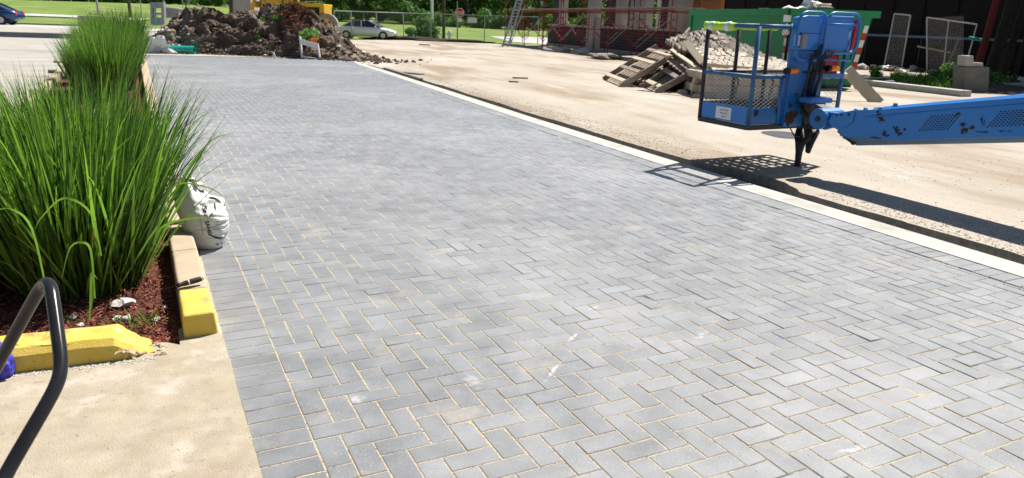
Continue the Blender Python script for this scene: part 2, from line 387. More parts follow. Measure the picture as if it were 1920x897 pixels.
# new concrete edging, right side and far end
def ribbon(name, P, Q, top, bot, mat):
    b = MB(); n = len(P); vs = []
    for a, c in zip(P, Q): vs += [(a.x, a.y, top), (c.x, c.y, top), (c.x, c.y, bot), (a.x, a.y, bot)]
    fs = []
    for i in range(n-1):
        o = 4*i
        for k in range(4): k2 = (k+1) % 4; fs.append((o+k, o+k2, o+4+k2, o+4+k))
    fs += [(0, 3, 2, 1), (4*n-4, 4*n-3, 4*n-2, 4*n-1)]
    b.add(vs, fs); o = b.build(name, mat)
    bm = bmesh.new(); bm.from_mesh(o.data); bmesh.ops.recalc_face_normals(bm, faces=bm.faces); bm.to_mesh(o.data); bm.free(); return o
SS = [-5, -2, 0, 1.5, 3, 4, 5.2, 6.5, 7.8, 10, 13, 15.5, 18, 19.6, 21, 21.7, 22.2, 22.6, 23.0]
struct(ribbon('concrete_edging', [W(s, tin(s)+.002) for s in SS], [W(s-.0*(s > 22), tin(s)+.27+.0*s) for s in SS], .010, -.2, m_conc_w))
TT = [-.5, 1, 3.44, 5, 6.05, 6.6]
struct(ribbon('concrete_edging', [W(sfar(t), t) for t in TT], [W(sfar(t)+.16, t) for t in TT], .013, -.2, m_conc_w))

# construction yard: gravel slab with a ragged trench edge, gap in it where the lift's shadow falls
edge = []; s = -6.0
while s < 18.4:
    gap = .13+.02*sin(s*2.1)+.035*noise.noise(Vector((s*1.7, 3, 0)))+.02*noise.noise(Vector((s*9, 1, 0)))
    if 2.25 < s < 3.6: gap += (.22+.06*noise.noise(Vector((s*5, 0, 0))))*sin((s-2.25)/1.35*pi)**.6
    edge.append(W(s, tin(s)+.27+gap)); s += .07
edge.append(W(18.6, tin(18.6)+.40)); edge.append(W(19.0, tin(19)+.272))
edge += [W(s, tin(s)+.272) for s in (20, 21, 22, 22.6, 23.0)]
back = [W(sfar(t)+.162, t) for t in (6.6, 6.05, 5, 3.44, 1, -.5)]
yard = edge+back+[G(235, 97), G(205, 74), G(420, 73), G(620, 75), G(760, 76), G(880, 81), G(1000, 85), G(1060, 84), G(1300, 84), Vector((62, 46, 0)), Vector((62, -6, 0)), Vector((5.5, -6, 0))]
b = MB(); vs = []; n = len(yard)
for q in yard: vs += [(q.x, q.y, .03 if q.y < 24 else .012)]
vs2 = [(q.x-.02+.04*noise.noise(Vector((q.x*5, q.y*5, 2))), q.y, -.25) for q in yard]
b.add(vs+vs2, [tuple(range(n))]+[(i, n+i, n+(i+1) % n, (i+1) % n) for i in range(n)], 0)
for k in range(1, len(b.f)): b.m[k] = 1
yo = b.build('gravel_yard', [m_site, m_trench])
bm = bmesh.new(); bm.from_mesh(yo.data); bmesh.ops.triangulate(bm, faces=[f for f in bm.faces if len(f.verts) > 4]); bmesh.ops.recalc_face_normals(bm, faces=bm.faces); bm.to_mesh(yo.data); bm.free()
struct(yo)
# trench bottom soil at -.14
struct(ribbon('trench', [W(s, tin(s)+.262) for s in SS[:-6]], [W(s, tin(s)+.85) for s in SS[:-6]], -.13, -.24, m_trench))

# near sidewalk, planting bed, left parking lot, road
slab('sidewalk', [W(-4, -.001), W(.86, -.001), W(.86, -.19), W(1.02, -.36), W(1.62, -2.2), W(1.9, -6), W(-6, -6)], .012, -.2, m_walk)
slab('sidewalk', [W(.861, -.001), W(.861, -.188), W(1.06, -.188), W(1.06, -.001)], .010, -.2, m_walk)
slab('planting_bed', [W(.85, -.17), W(24.5, -.17), W(24.5, -1.75), W(.9, -1.75)], -.015, -.2, m_mulch)
slab('parking_lot', [W(1.5, -1.92), W(24.4, -1.92), G(205, 74), G(205, 55), G(-900, 26), Vector((-80, 2, 0)), Vector((-8, 2, 0))], .0, -.2, m_lot)
slab('road', [G(1000, 47)*1 if False else Vector((-14, 57, 0)), Vector((-26, 61, 0)), Vector((-150, 70, 0)), Vector((-150, 46, 0)), Vector((-70, 44.5, 0)), Vector((-20, 44, 0))], -.006, -.2, m_road)
slab('driveway', [G(886, 55), G(930, 56), G(1030, 66), G(1250, 73), G(1300, 90), G(1028, 84), G(960, 79), G(905, 65)], .006, -.2, m_road)
fp = [Vector((x, 77-.03*(x+40), 0)) for x in range(-150, -37, 8)]
b = MB(); vs = []
for q in fp: vs += [(q.x, q.y, lawnz(q.x, q.y)+.05), (q.x, q.y+3.0, lawnz(q.x, q.y+3.0)+.07)]
b.add(vs, [(2*k, 2*k+2, 2*k+3, 2*k+1) for k in range(len(fp)-1)]); struct(b.build('footpath', m_road))
rk = ribbon('road_kerb', [Vector((x, 61.6-.072*(x+26), 0)) for x in range(-150, -25, 10)], [Vector((x, 61.9-.072*(x+26), 0)) for x in range(-150, -25, 10)], .12, -.1, m_cblock); struct(rk)
b = MB(); q = G(1468, 253, .031); pts = []  # dark oval painted on the gravel in place of a cast shadow
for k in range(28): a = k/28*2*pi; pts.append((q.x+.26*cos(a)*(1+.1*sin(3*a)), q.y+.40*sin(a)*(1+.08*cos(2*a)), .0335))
b.add(pts, [tuple(range(28))]); struct(b.build('painted_shadow', mk('shadow_gravel', (.055, .055, .065), (.08, .08, .09), 8, .9)))

# ------------------------------------------------------------------ kerbs
kp = thing('planter_kerb', 'long tan concrete kerb beside the pavers with a yellow painted end block', 'kerb', W(.95, -.09))
def kerbblock(par, name, s0, s1, mat, h=.125, t0=-.172, t1=-.004, bev=.014):
    b = MB(); n = max(2, int((s1-s0)/.12)+1); vs = []
    for i in range(n+1):
        s = s0+(s1-s0)*i/n
        for t, z in ((t0, -.1), (t0+.008, h), (t1-.022, h), (t1, -.1)):
            k = .003*noise.noise(Vector((s*6, t*9, z*4)))
            q = W(s+(k if 0 < i < n else 2*k), t+k, z+(k if z > 0 else 0)); vs.append(q)
    fs = []
    for i in range(n):
        o = 4*i
        for k in range(3): fs.append((o+k, o+k+4, o+k+5, o+k+1))
    fs += [(0, 1, 2, 3), (4*n+3, 4*n+2, 4*n+1, 4*n)]
    b.add(vs, [f[::-1] for f in fs])
    o = b.build(name, mat, par, bevel=bev, seg=3)
    bm = bmesh.new(); bm.from_mesh(o.data); bmesh.ops.recalc_face_normals(bm, faces=bm.faces); bm.to_mesh(o.data); bm.free()
    return o
kerbblock(kp, 'yellow_end', .93, 1.30, m_yel)
for s0, s1 in ((1.303, 2.0), (2.004, 2.62), (2.72, 5.3), (5.305, 8.4), (8.41, 12.6), (12.62, 17), (17.02, 24.4)): kerbblock(kp, 'kerb_block', s0, s1, m_kerb)
lk = thing('lot_kerb', 'low tan kerb between the planting bed and the parking lot on the left', 'kerb', W(5, -1.83))
for s0, s1 in ((1.6, 4.2), (4.21, 9.5), (9.7, 14.8), (15, 24.4)): kerbblock(lk, 'kerb_block', s0, s1, m_kerb, h=.09, t0=-1.92, t1=-1.75)
# yellow kerb across the front of the bed with a broken right end
FL = G(-260, 742); FR = G(292, 674); d = (FR-FL).normalized(); nn = Vector((-d.y, d.x, 0))
yk = thing('yellow_kerb', 'yellow painted kerb across the front of the mulch bed, broken right end', 'kerb', (FL+FR)/2)
b = MB(); Lk = (FR-FL).length; n = 60; prof = ((-.002, -.1), (.012, .085), (.035, .112), (.185, .115), (.2, -.1)); vs = []
for i in range(n+1):
    x = Lk*i/n; e = max(0, (x-(Lk-.15))/.15)**.8
    for (y, z) in prof:
        q = FL+d*x; k = .004*noise.noise(Vector((x*7, y*9, z*8)))
        zz = z
        if e > 0 and z > 0:
            zz = z*(1-e*.95)+.018*noise.noise(Vector((x*30, y*30, 1)))*min(1, e*5); y = y+e*.04*(1 if y < .1 else -.3)+.01*noise.noise(Vector((x*25, y*20, 5)))
        q = q+nn*(y+k); vs.append((q.x, q.y, zz+k))
fs = []
m = len(prof)
for i in range(n):
    for k in range(m-1): fs.append((i*m+k, (i+1)*m+k, (i+1)*m+k+1, i*m+k+1))
fs += [tuple(range(m)), tuple(n*m+k for k in range(m))[::-1]]
b.add(vs, fs); o = b.build('painted_kerb', m_yel, yk)
bm = bmesh.new(); bm.from_mesh(o.data); bmesh.ops.recalc_face_normals(bm, faces=bm.faces); bm.to_mesh(o.data); bm.free()
b = MB()
for i in range(60):
    x = Lk-.20+R.random()*.24; y = R.random()*.17
    b.rock(FL+d*x+nn*y+Vector((0, 0, .012+max(0, .07*(1-(x-(Lk-.22))/.2)))), (R.uniform(.004, .016),)*2+(R.uniform(.004, .011),), i, .7, tint=R.random())
b.build('broken_end', m_kerb, yk)

# ------------------------------------------------------------------ loose stones and mulch (uncountable)
def scatter(name, label, cat, mat, gen, n, szr, flat=.6):
    b = MB(); i = 0
    OV = [Vector(v) for v in ((1, 0, 0), (-1, 0, 0), (0, 1, 0), (0, -1, 0), (0, 0, 1), (0, 0, -1))]
    OF = [(0, 2, 4), (2, 1, 4), (1, 3, 4), (3, 0, 4), (2, 0, 5), (1, 2, 5), (3, 1, 5), (0, 3, 5)]
    while i < n:
        q = gen()
        if q is None: continue
        i += 1; s = szr[0]*(szr[1]/szr[0])**(R.random()**1.8)
        rot = Matrix.Rotation(R.random()*6.28, 3, 'Z') @ Matrix.Rotation(R.gauss(0, .4), 3, 'X')
        b.add([q+rot@Vector((v.x*s*R.uniform(.6, 1.3), v.y*s*R.uniform(.6, 1.2), v.z*s*R.uniform(flat*.6, flat*1.2))) for v in OV], OF, 0, R.random()+.001)
    o = b.build(name, mat); return tag(o, label, cat, kind='stuff')
def gen_edge():
    s = -1.5+20*R.random()**1.4; x = abs(R.gauss(0, .33)); 
    return W(s, tin(s)+.43+x, .032) if not (2.1 < s < 3.7 and x < .35) else W(s, tin(s)+.43+x, -.12)
scatter('gravel', 'loose pale gravel along the edge of the trench', 'gravel', m_grav, gen_edge, 9500, (.003, .014))
def gen_rub():
    s = R.uniform(1.2, 4.2); return W(s, tin(s)+.29+R.random()*(.5 if 2.2 < s < 3.6 else .13), -.12+R.random()*.05)
scatter('trench_rubble', 'dark broken stones in the bottom of the trench under the lift', 'rubble', m_gravd, gen_rub, 900, (.012, .045))
def gen_tr():
    s = -1+17*R.random(); return W(s, tin(s)+.28+R.random()*.13, -.125)
scatter('trench_gravel', 'dark gravel lying along the bottom of the narrow trench', 'gravel', m_gravd, gen_tr, 1600, (.006, .022))
def gen_yard(): 
    q = G(R.uniform(620, 1960), R.uniform(95, 480)); 
    dd = q-O0; s = dd.dot(ax); t = dd.dot(px_)
    return Vector((q.x, q.y, .032)) if t > tin(s)+.6 and noise.noise(Vector((q.x*.35, q.y*.8, 3))) > R.uniform(-.2, .5) else None
scatter('pebbles', 'small pebbles scattered over the tan gravel yard', 'pebbles', m_grav, gen_yard, 1500, (.003, .013))
def gen_k():
    x = R.uniform(0, Lk); return FL+d*x-nn*(abs(R.gauss(0, .016))+.004)+Vector((0, 0, .013))
scatter('kerb_grit', 'pale grit gathered along the foot of the yellow kerb', 'grit', m_rock, gen_k, 900, (.0025, .008))
def gen_w(): return W(R.uniform(-.9, .8), -R.random()**.6*2.5, .0125)
scatter('sidewalk_grit', 'small dark grit scattered on the sidewalk', 'grit', m_gravd, gen_w, 60, (.0015, .006))
def gen_p():
    s = -1+R.random()**1.5*14; t = R.random()*4.6; 
    return W(s, t, .001)
scatter('paver_grit', 'tiny sand grains scattered on the grey pavers', 'grit', m_grav, gen_p, 1500, (.001, .0032))
b = MB()
for i in range(15000):
    s = .92+R.random()**1.7*7; t = -.19-R.random()*1.5; q = W(s, t, -.012+R.random()*.025+.02*noise.noise(Vector((s*3, t*3, 0))))
    l = R.uniform(.008, .036); wd = R.uniform(.003, .009); rot = Matrix.Rotation(R.random()*6.28, 3, 'Z') @ Matrix.Rotation(R.gauss(0, .35), 3, 'Y') @ Matrix.Rotation(R.gauss(0, .5), 3, 'X')
    b.box(q, (l, wd, .003), rot, tint=R.random()+.001)
tag(b.build('mulch', m_chip), 'red-brown shredded wood mulch covering the planting bed', 'mulch', kind='stuff')
# ------------------------------------------------------------------ plants
def blades(mb, n, r0, Lr, lean, droop, wd, seed, mi=0, segs=6, base=(0, 0, 0), thin_top=.35):
    q = random.Random(seed)
    for i in range(n):
        a = q.random()*2*pi; rr = r0*sqrt(q.random()); L = q.uniform(*Lr)
        if q.random() < .25: L *= q.uniform(.5, .8)
        a2 = a+q.gauss(0, .6); ln = lean*(rr/r0)*q.uniform(.3, 1.6)+abs(q.gauss(0, .09)); dr = droop*max(0, q.gauss(.6, .55))
        if q.random() < .07: dr += q.uniform(.3, .6)
        h = Vector((cos(a2), sin(a2), 0)); side = Vector((-sin(a2+q.gauss(0, .9)), cos(a2+q.gauss(0, .9)), 0)).normalized()
        b0 = Vector((base[0]+rr*cos(a), base[1]+rr*sin(a), base[2])); w0 = wd*(q.uniform(.6, 1.2) if q.random() < .8 else q.uniform(1.2, 1.7))
        p = b0.copy(); ang = ln; st = L/segs; vs = []
        for k in range(segs+1):
            t = k/segs; ww = w0*(.55+.9*t if t < .45 else (1-t)/.58*.96+.02)
            if k == segs: ww = w0*.03
            vs += [p-side*ww/2, p+side*ww/2]
            ang += dr*(t**1.3)*1.9/segs*1.6
            ang = min(ang, 2.5)
            p = p+(h*sin(ang)+Vector((0, 0, cos(ang))))*st
        mb.add(vs, [(2*k, 2*k+1, 2*k+3, 2*k+2) for k in range(segs)], mi, q.random()*.99+.005)
GG = 'ornamental grasses along the planting bed'
def grass(loc, label, n, seed, h=1.2, r0=.24, lean=.30, droop=.42, wd=.0125):
    t = thing('ornamental_grass', label, 'ornamental grass', loc, 0, GG, local=True)
    b = MB(); blades(b, n, r0, (h*.72, h*1.08), lean, droop, wd, seed)
    b.build('blades', m_blade, t)
    b = MB(); blades(b, n//9, r0*1.0, (h*.18, h*.6), lean*1.3, droop*1.2, wd*.7, seed+1); b.build('dry_blades', m_bladed, t)
    return t
grass(W(1.98, -.64, -.02), 'tall green ornamental grass nearest the yellow kerb end block, arching over the mulch', 1650, 11, 1.12, .30, .30, .22, .0165)
grass(W(1.95, -1.42, -.02), 'tall ornamental grass at the left edge of the photo behind the black handle', 1450, 12, 1.02, .30, .30, .22, .0165)
grass(W(2.72, -.60, -.02), 'tall ornamental grass beside the white sand bag, leaning over the kerb', 1500, 13, 1.16, .28, .36, .30, .016)
grass(W(2.85, -1.40, -.02), 'ornamental grass behind the leftmost clump, by the parking lot', 1100, 14, .95, .27, .30, .24, .014)
grass(W(3.45, -.85, -.02), 'ornamental grass at the back of the near clumps, tips against the pavers', 1050, 15, 1.06, .26, .32, .28, .014)
# far clumps share blade meshes
far0 = grass(W(11.9, -.78, -.02), 'dense ornamental grass at the front of the far clumps beside the lot kerb', 1900, 21, 1.12, .30, .17, .26, .016)
for k, (s, t, sc, lab) in enumerate(((12.8, -.98, .95, 'dark ornamental grass at the left side of the far clumps'), (13.6, -.66, 1.04, 'bright ornamental grass of the far row next to the paver edge'),
        (15.2, -.85, 1.14, 'ornamental grass in the middle of the far row before the concrete footing'), (17.0, -.75, 1.24, 'ornamental grass of the far row whose tips rise before the lawn'), (19.2, -.55, 1.36, 'last ornamental grass of the far row near the dirt pile'))):
    dup(far0, M4(W(s, t, -.02), k*1.7+.6, sc), lab)
# long arching blades in front
def arch(pts, w0, mb, tint):
    vs = []; n = len(pts)
    P = [Vector(p) for p in pts]
    cv = []
    for i in range(n-1):
        for k in range(5):
            t = k/5; p0, p1, p2, p3 = P[max(i-1, 0)], P[i], P[i+1], P[min(i+2, n-1)]
            cv.append(.5*((2*p1)+(p2-p0)*t+(2*p0-5*p1+4*p2-p3)*t*t+(3*p1-p0-3*p2+p3)*t**3))
    cv.append(P[-1]); m = len(cv)
    for i, p in enumerate(cv):
        d = (cv[min(i+1, m-1)]-cv[max(i-1, 0)]).normalized(); sd = d.cross((p-CAM).normalized()).normalized(); sd = (sd+Vector((0, 0, .4))).normalized()
        ww = w0*(.5+1.2*i/m if i < m*.4 else (1-i/m)*1.6)+.0006
        vs += [p-sd*ww/2, p+sd*ww/2]
    mb.add(vs, [(2*k, 2*k+1, 2*k+3, 2*k+2) for k in range(m-1)], 0, tint)
fb = MB(); fb3 = MB()
for pts, zc in (([(190, 480), (170, 400), (120, 372), (78, 408), (66, 430)], 3.35), ([(178, 560), (170, 470), (150, 455), (130, 468), (116, 522)], 3.2),
                
                ([(168, 600), (170, 560), (172, 512), (176, 540), (170, 585)], 3.1), 
                ([(285, 470), (310, 380), (335, 345), (390, 352), (425, 372)], 3.9), ([(290, 460), (300, 430), (330, 415), (385, 408), (400, 414)], 3.8),
                ([(90, 560), (60, 430), (20, 392), (-20, 400)], 3.2), ([(300, 420), (345, 330), (395, 265), (440, 250)], 4.2), ([(290, 400), (320, 300), (365, 230), (405, 205)], 4.3)):
    arch([DEP(x, y, zc) for x, y in pts], .011, fb3 if zc > 3.6 else fb, .97)
fb3.v = [v-W(2.72, -.60, -.02) for v in fb3.v]; fb3.build('arching_blades', m_blade, bpy.data.objects['ornamental_grass.002']); fb.v = [v-W(1.98, -.64, -.02) for v in fb.v]; bo = fb.build('arching_blades', m_blade, bpy.data.objects['ornamental_grass'])
# small weeds among the mulch
def weed(loc, name, label, n, L, seed, grp=None, r0=.06, mat=None):
    b = MB(); blades(b, n, r0, (L*.5, L), 1.0, .8, L*.075, seed, base=loc, segs=4)
    return tag(b.build(name, mat or m_blade), label, 'weed', grp, 'thing')
weed(G(245, 612)+Vector((0, 0, 0)), 'weed', 'low green weed tuft growing in the mulch against the yellow kerb', 60, .09, 31, 'weeds in the mulch bed', .10)
weed(G(285, 606)+Vector((0, 0, 0)), 'weed', 'grassy weed in the mulch right of the large tuft, near the kerb corner', 40, .08, 32, 'weeds in the mulch bed', .06)
weed(G(332, 610, -.01), 'weed', 'tiny weed sprouting beside the yellow end block', 14, .05, 33, 'weeds in the mulch bed', .03)
weed(G(148, 605, -.01), 'weed', 'small weed in the mulch left of the white stone', 26, .07, 34, 'weeds in the mulch bed', .05)
weed(G(1385, 322, -.12), 'trench_weed', 'small green weed growing in the shaded trench by the edging', 26, .10, 35, 'weeds in the trench', .05)
weed(G(1482, 362, -.12), 'trench_weed', 'green weed in the trench at the end of the dark rubble', 22, .09, 36, 'weeds in the trench', .05)

# stones in the bed
for k, (px, py, sx, sy, sz, lab) in enumerate(((229, 571, .060, .045, .022, 'large flat white stone lying on the mulch'), (219, 597, .026, .018, .010, 'small pale stone in front of the large white one'),
        (309, 578, .020, .013, .008, 'small white stone in the mulch near the kerb'), (294, 600, .018, .018, .010, 'grey stone chip by the yellow kerb, right of the weeds'),
        (238, 603, .020, .018, .024, 'grey upright stone behind the yellow kerb'), (139, 594, .032, .020, .012, 'pale stone half buried beside the left weed'), (151, 612, .018, .014, .010, 'little stone at the foot of the yellow kerb, left'))):
    b = MB(); b.rock((0, 0, 0), (sx, sy, sz), 40+k, .5, lvl=2)
    o = b.build('stone', m_rock); o.location = G(px, py)+Vector((0, 0, sz*.4)); o.rotation_euler = (0, 0, k*.9+.3); tag(o, lab, 'stone', 'stones in the mulch bed', 'thing')

# leaves in clumps
def leafmass(mb, clumps, n, sz, seed, mi=0, up=.3):
    q = random.Random(seed); tot = sum(c[1]**2 for c in clumps)
    for c, r in clumps:
        k = int(n*r*r/tot); c = Vector(c)
        bt = q.random()
        for i in range(k):
            d = Vector((q.gauss(0, 1), q.gauss(0, 1), q.gauss(0, 1))).normalized(); rr = r*(.55+.5*q.random())
            p = c+Vector((d.x*rr, d.y*rr, d.z*rr*.85)); nrm = (d+Vector((q.gauss(0, .6), q.gauss(0, .6), q.gauss(up, .6)))).normalized()
            a = nrm.cross(Vector((q.gauss(0, 1), q.gauss(0, 1), q.gauss(0, 1)))).normalized(); bb = nrm.cross(a); s = sz*q.uniform(.5, 1.2)
            mb.add([p-a*s, p+bb*s*.55, p+a*s, p-bb*s*.55], [(0, 1, 2, 3)], mi, min(1, max(.01, .5*bt+.5*q.random())))
def tree(seed, h, name, label, grp, crown_low=1.0, n=5200, cr=3.4):
    q = random.Random(seed); t = thing(name, label, 'tree', (0, 0, 0), 0, grp)
    b = MB(); b.tube([(0, 0, -.3), (.1, .05, h*.2), (-.1, .1, h*.45), (0, 0, h*.75)], [.30, .22, .16, .06], 7)
    cl = []
    for k in range(22):
        a = q.random()*6.28; z = crown_low+(h-crown_low)*q.random()**1.1; rad = cr*(1-.55*max(0, (z-h*.45)/(h*.55)))*q.uniform(.35, 1)
        c = Vector((cos(a)*rad, sin(a)*rad, z)); cl.append((c, q.uniform(.7, 1.35)))
        if k % 2 == 0: b.tube([(0, 0, max(.8, z*.6)), (c.x*.5, c.y*.5, z*.85), c], [.09, .05, .02], 5)
    b.build('trunk', m_bark, t); f = MB(); leafmass(f, cl, n, .20, seed+5); f.build('crown', m_leaf, t); return t
TG = 'trees along the far side of the lawn'
TV = [tree(101, 10, 'background_tree', 'green tree of the wood behind the lawn, left part', TG, .9), tree(102, 11, 'background_tree', 'green tree of the wood, middle part', TG, .5), tree(103, 9, 'background_tree', 'green tree of the wood, thick low branches', TG, .6)]
spots = []
x = -98
while x < 50:
    ybase = 140 if x < -34 else 104
    spots.append((x+R.gauss(0, .8), ybase+R.uniform(-3, 3))); x += 4.6
x = -90
while x < 54: spots.append((x+R.gauss(0, 1), (150 if x < -30 else 113)+R.uniform(-3, 3))); x += 5.4
words = ['bright', 'dark', 'ragged', 'broad', 'leaning', 'slender', 'dense', 'open']
def where(px):
    for lim, wd in ((150, 'above the far left road'), (280, 'behind the concrete footing'), (480, 'behind the dirt pile'), (620, 'behind the yellow machine'), (760, 'behind the silver car'), (870, 'behind the stop sign post'), (1000, 'above the white driveway'), (1150, 'seen past the scaffolding'), (1500, 'seen through the unfinished wall')):
        if px < lim: return wd
    return 'behind the building'
for k, (x, y) in enumerate(spots):
    px = 960+1387*x/(y*.96); front = k < len([1 for s in spots if s[1] < 108 or 130 < s[1] < 144])
    lab = f"{words[k % 8]} green tree in the {'front' if (y < 108 or 130 < y < 144.5) else 'back'} of the wood {where(px)}"
    M = M4((x, y, lawnz(x, y)), R.random()*6.28, R.uniform(.85, 1.2))
    if k < 3: o = TV[k]; place(o, M); o['label'] = lab
    else: dup(TV[k % 3], M, lab)
b = MB(); cl = []
for k in range(420):
    x = -105+R.random()*190; cl.append((Vector((x, (158 if x < -38 else 124)+R.uniform(-3, 5), R.uniform(0, 13))), R.uniform(2.2, 3.6)))
leafmass(b, cl, 46000, .55, 777)
tag(b.build('far_wood', m_leaf), 'dense dark foliage of the wood closing off the view behind the single trees', 'wood', kind='stuff')
# undergrowth along the wood
def shrub(name, label, cat, loc, r, h, n, seed, grp=None, leaf=.10, mat=None, s=1):
    t = thing(name, label, cat, loc, 0, grp, local=True); q = random.Random(seed); cl = []
    for k in range(9): a = q.random()*6.28; rr = r*.6*q.random(); cl.append((Vector((cos(a)*rr, sin(a)*rr, h*q.uniform(.2, .8))), r*q.uniform(.35, .55)))
    b = MB()
    for k in range(5): b.tube([(0, 0, -.05), cl[k][0]*.5, cl[k][0]], [.03, .02, .008], 5)
    b.build('stem', m_bark, t); f = MB(); leafmass(f, cl, n, leaf, seed); f.build('foliage', mat or m_leafb, t); return t
UG = 'undergrowth along the edge of the wood'
sv = [shrub('undergrowth_shrub', 'x', 'shrub', (0, 0, 0), 1.7, 2.2, 1500, 61+k, UG, .16) for k in range(2)]
x = -88; k = 0
while x < 42:
    y = (133 if x < -34 else 98)+R.uniform(-2, 2)
    px = 960+1387*x/(y*.96); lab = f"{words[k % 8]} leafy shrub at the foot of the wood {where(px)}"
    M = M4((x, y, lawnz(x, y)), R.random()*6, R.uniform(.6, 1.35))
    if k < 2: place(sv[k], M); sv[k]['label'] = lab
    else: dup(sv[k % 2], M, lab)
    x += R.uniform(2.0, 3.2); k += 1
shrub('round_shrub', 'round bright green shrub on the lawn left of the white pole', 'shrub', G(792, 72), 1.15, 1.7, 2600, 71, None, .09)
shrub('flowering_shrub', 'low loose shrub at the foot of the white pole', 'shrub', G(815, 73), .7, .8, 900, 72, None, .07)
shrub('low_shrub', 'low loose shrub left of the round bright shrub', 'shrub', G(768, 70), .7, .9, 900, 73, None, .07)

# ------------------------------------------------------------------ dirt pile
P0 = G(232, 99)+Vector((0, .9, 0)); P1 = G(705, 118)+Vector((0, .5, 0)); dL = (P1-P0); dB = Vector((-dL.y, dL.x, 0)).normalized()
TOP = [(232, 99), (255, 84), (283, 58), (310, 37), (340, 22), (380, 17), (430, 19), (470, 17), (510, 14), (560, 17), (585, 24), (603, 36), (620, 47), (640, 70), (665, 92), (690, 107), (705, 116)]
pile = thing('dirt_pile', 'big pile of dark brown soil at the far end of the pavers', 'dirt pile', (P0+P1)/2)
b = MB(); NU, NV = 230, 120; DP = 6.5
def pbase(u):
    q = P0+dL*u; return q, Vector((q.x, q.y, 0)).normalized()
def pileH(u):
    px = 232+473*u; py = lerp_tab(TOP, px); q, d = pbase(u); q = q+d*2.4
    return max(.02, AT(px, py, q.y).z)
def pilep(u, v):
    q, db_ = pbase(u); q = q+db_*(v*DP); f = min(1, v/.36); prof = f**.8 if v < .42 else max(0, 1-((v-.42)/.58)**1.6)
    z = pileH(u)*prof; c = Vector((q.x*.9, q.y*.9, z*1.4)); am = min(1, z/.5)
    n1 = noise.noise(c*1.1); n2 = noise.noise(c*2.7+Vector((3, 1, 7))); n3 = noise.noise(c*7); n4 = noise.noise(c*16)
    rid = 1-abs(noise.noise(c*1.7+Vector((9, 9, 2))))*2
    z += am*(.16*n1+.12*n2+.06*n3+.03*n4-.12*max(0, rid-.5)*3)-(.05 if v < .02 else 0)
    push = am*min(1, v/.16)*(.50*noise.noise(c*1.5+Vector((5, 5, 5)))+.22*n2+.07*n3)
    q = q-db_*push; return Vector((q.x, q.y, max(z, -.02)))
for j in range(NV+1):
    for i in range(NU+1): b.v.append(pilep(i/NU, j/NV)); b.t.append(.5)
for j in range(NV):
    for i in range(NU): b.f.append([j*(NU+1)+i, j*(NU+1)+i+1, (j+1)*(NU+1)+i+1, (j+1)*(NU+1)+i]); b.m.append(0)
b.build('soil', m_soil, pile)
b = MB(); b2 = MB()
for i in range(3600):
    u = R.random(); v = R.random()**1.5*.5; p = pilep(u, v); s = .014+.075*R.random()**5
    pale = (u < .26 and R.random() < .6) or R.random() < .05
    (b2 if pale else b).rock(p, (s*R.uniform(.7, 1.4), s*R.uniform(.7, 1.3), s*R.uniform(.5, 1)), i, .6, tint=R.random()+.001)
for i in range(260):
    u = R.random()*1.02; p = P0+dL*u-dB*abs(R.gauss(0, .12)); s = .02+.05*R.random()**2; b.rock((p.x, p.y, .02), (s, s, s*.7), i, .6, tint=R.random()+.001)
for i in range(120):
    p = P1+dL.normalized()*R.gauss(0, .7)+dB*R.gauss(.3, .7); s = .02+.07*R.random()**2; b.rock((p.x, p.y, .03), (s, s, s*.7), i, .6, tint=R.random()+.001)
b.build('soil_clods', m_soild, pile)['kind'] = 'stuff'; b2.build('pale_stones', m_grav, pile)['kind'] = 'stuff'
def onpile(px, v):
    return pilep((px-232)/473, v)
for k, (px, v, r, lab) in enumerate(((528, .33, .26, 'green weed clump near the top of the dirt pile below the brush'), (494, .26, .15, 'small weed at mid height of the dirt pile'), (516, .22, .20, 'low weed patch in the middle of the dirt pile'), (480, .09, .12, 'small weed low on the dirt pile'))):
    shrub('pile_weed', lab, 'weed', onpile(px, v), r, r*1.2, 160, 80+k, 'weeds on the dirt pile', .05)
t = thing('dead_brush', 'heap of reddish brown dead brush lying on top of the dirt pile', 'brush', onpile(560, .34))
b = MB()
for i in range(1500):
    c = onpile(548+R.gauss(6, 13), min(.5, max(.12, R.gauss(.30, .07)))); d = Vector((R.gauss(0, 1), R.gauss(0, 1), R.gauss(.2, .7))).normalized()*R.uniform(.08, .28)
    c = c+Vector((0, 0, R.random()*.14)); sd = d.cross(Vector((R.random(), R.random(), R.random()))).normalized()*.012
    b.add([c-d-sd, c-d+sd, c+d+sd*.3, c+d-sd*.3], [(0, 1, 2, 3)], 0, R.random()+.001)
b.build('twigs', m_brush, t)
# ------------------------------------------------------------------ text helper
def text_mesh(body, size, bold=0.0):
    cu = bpy.data.curves.new('t', 'FONT'); cu.body = body; cu.size = size; cu.offset = bold; cu.resolution_u = 2; cu.fill_mode = 'BOTH'
    o = bpy.data.objects.new('t', cu); COL.objects.link(o); dg = bpy.context.evaluated_depsgraph_get()
    me = bpy.data.meshes.new_from_object(o.evaluated_get(dg)); bpy.data.objects.remove(o); bpy.data.curves.remove(cu)
    vs = [v.co.copy() for v in me.vertices]; fs = [tuple(p.vertices) for p in me.polygons]; bpy.data.meshes.remove(me); return vs, fs
def put_text(mb, body, size, o, ux, uy, bold=.0, mi=0, lift=.0, center=True):
    vs, fs = text_mesh(body, size, bold); ux = Vector(ux).normalized(); uy = Vector(uy).normalized(); nn = ux.cross(uy)
    w = max(v.x for v in vs)-min(v.x for v in vs) if center else 0; x0 = min(v.x for v in vs)
    mb.add([Vector(o)+ux*(v.x-x0-w/2)+uy*v.y+nn*lift for v in vs], fs, mi)

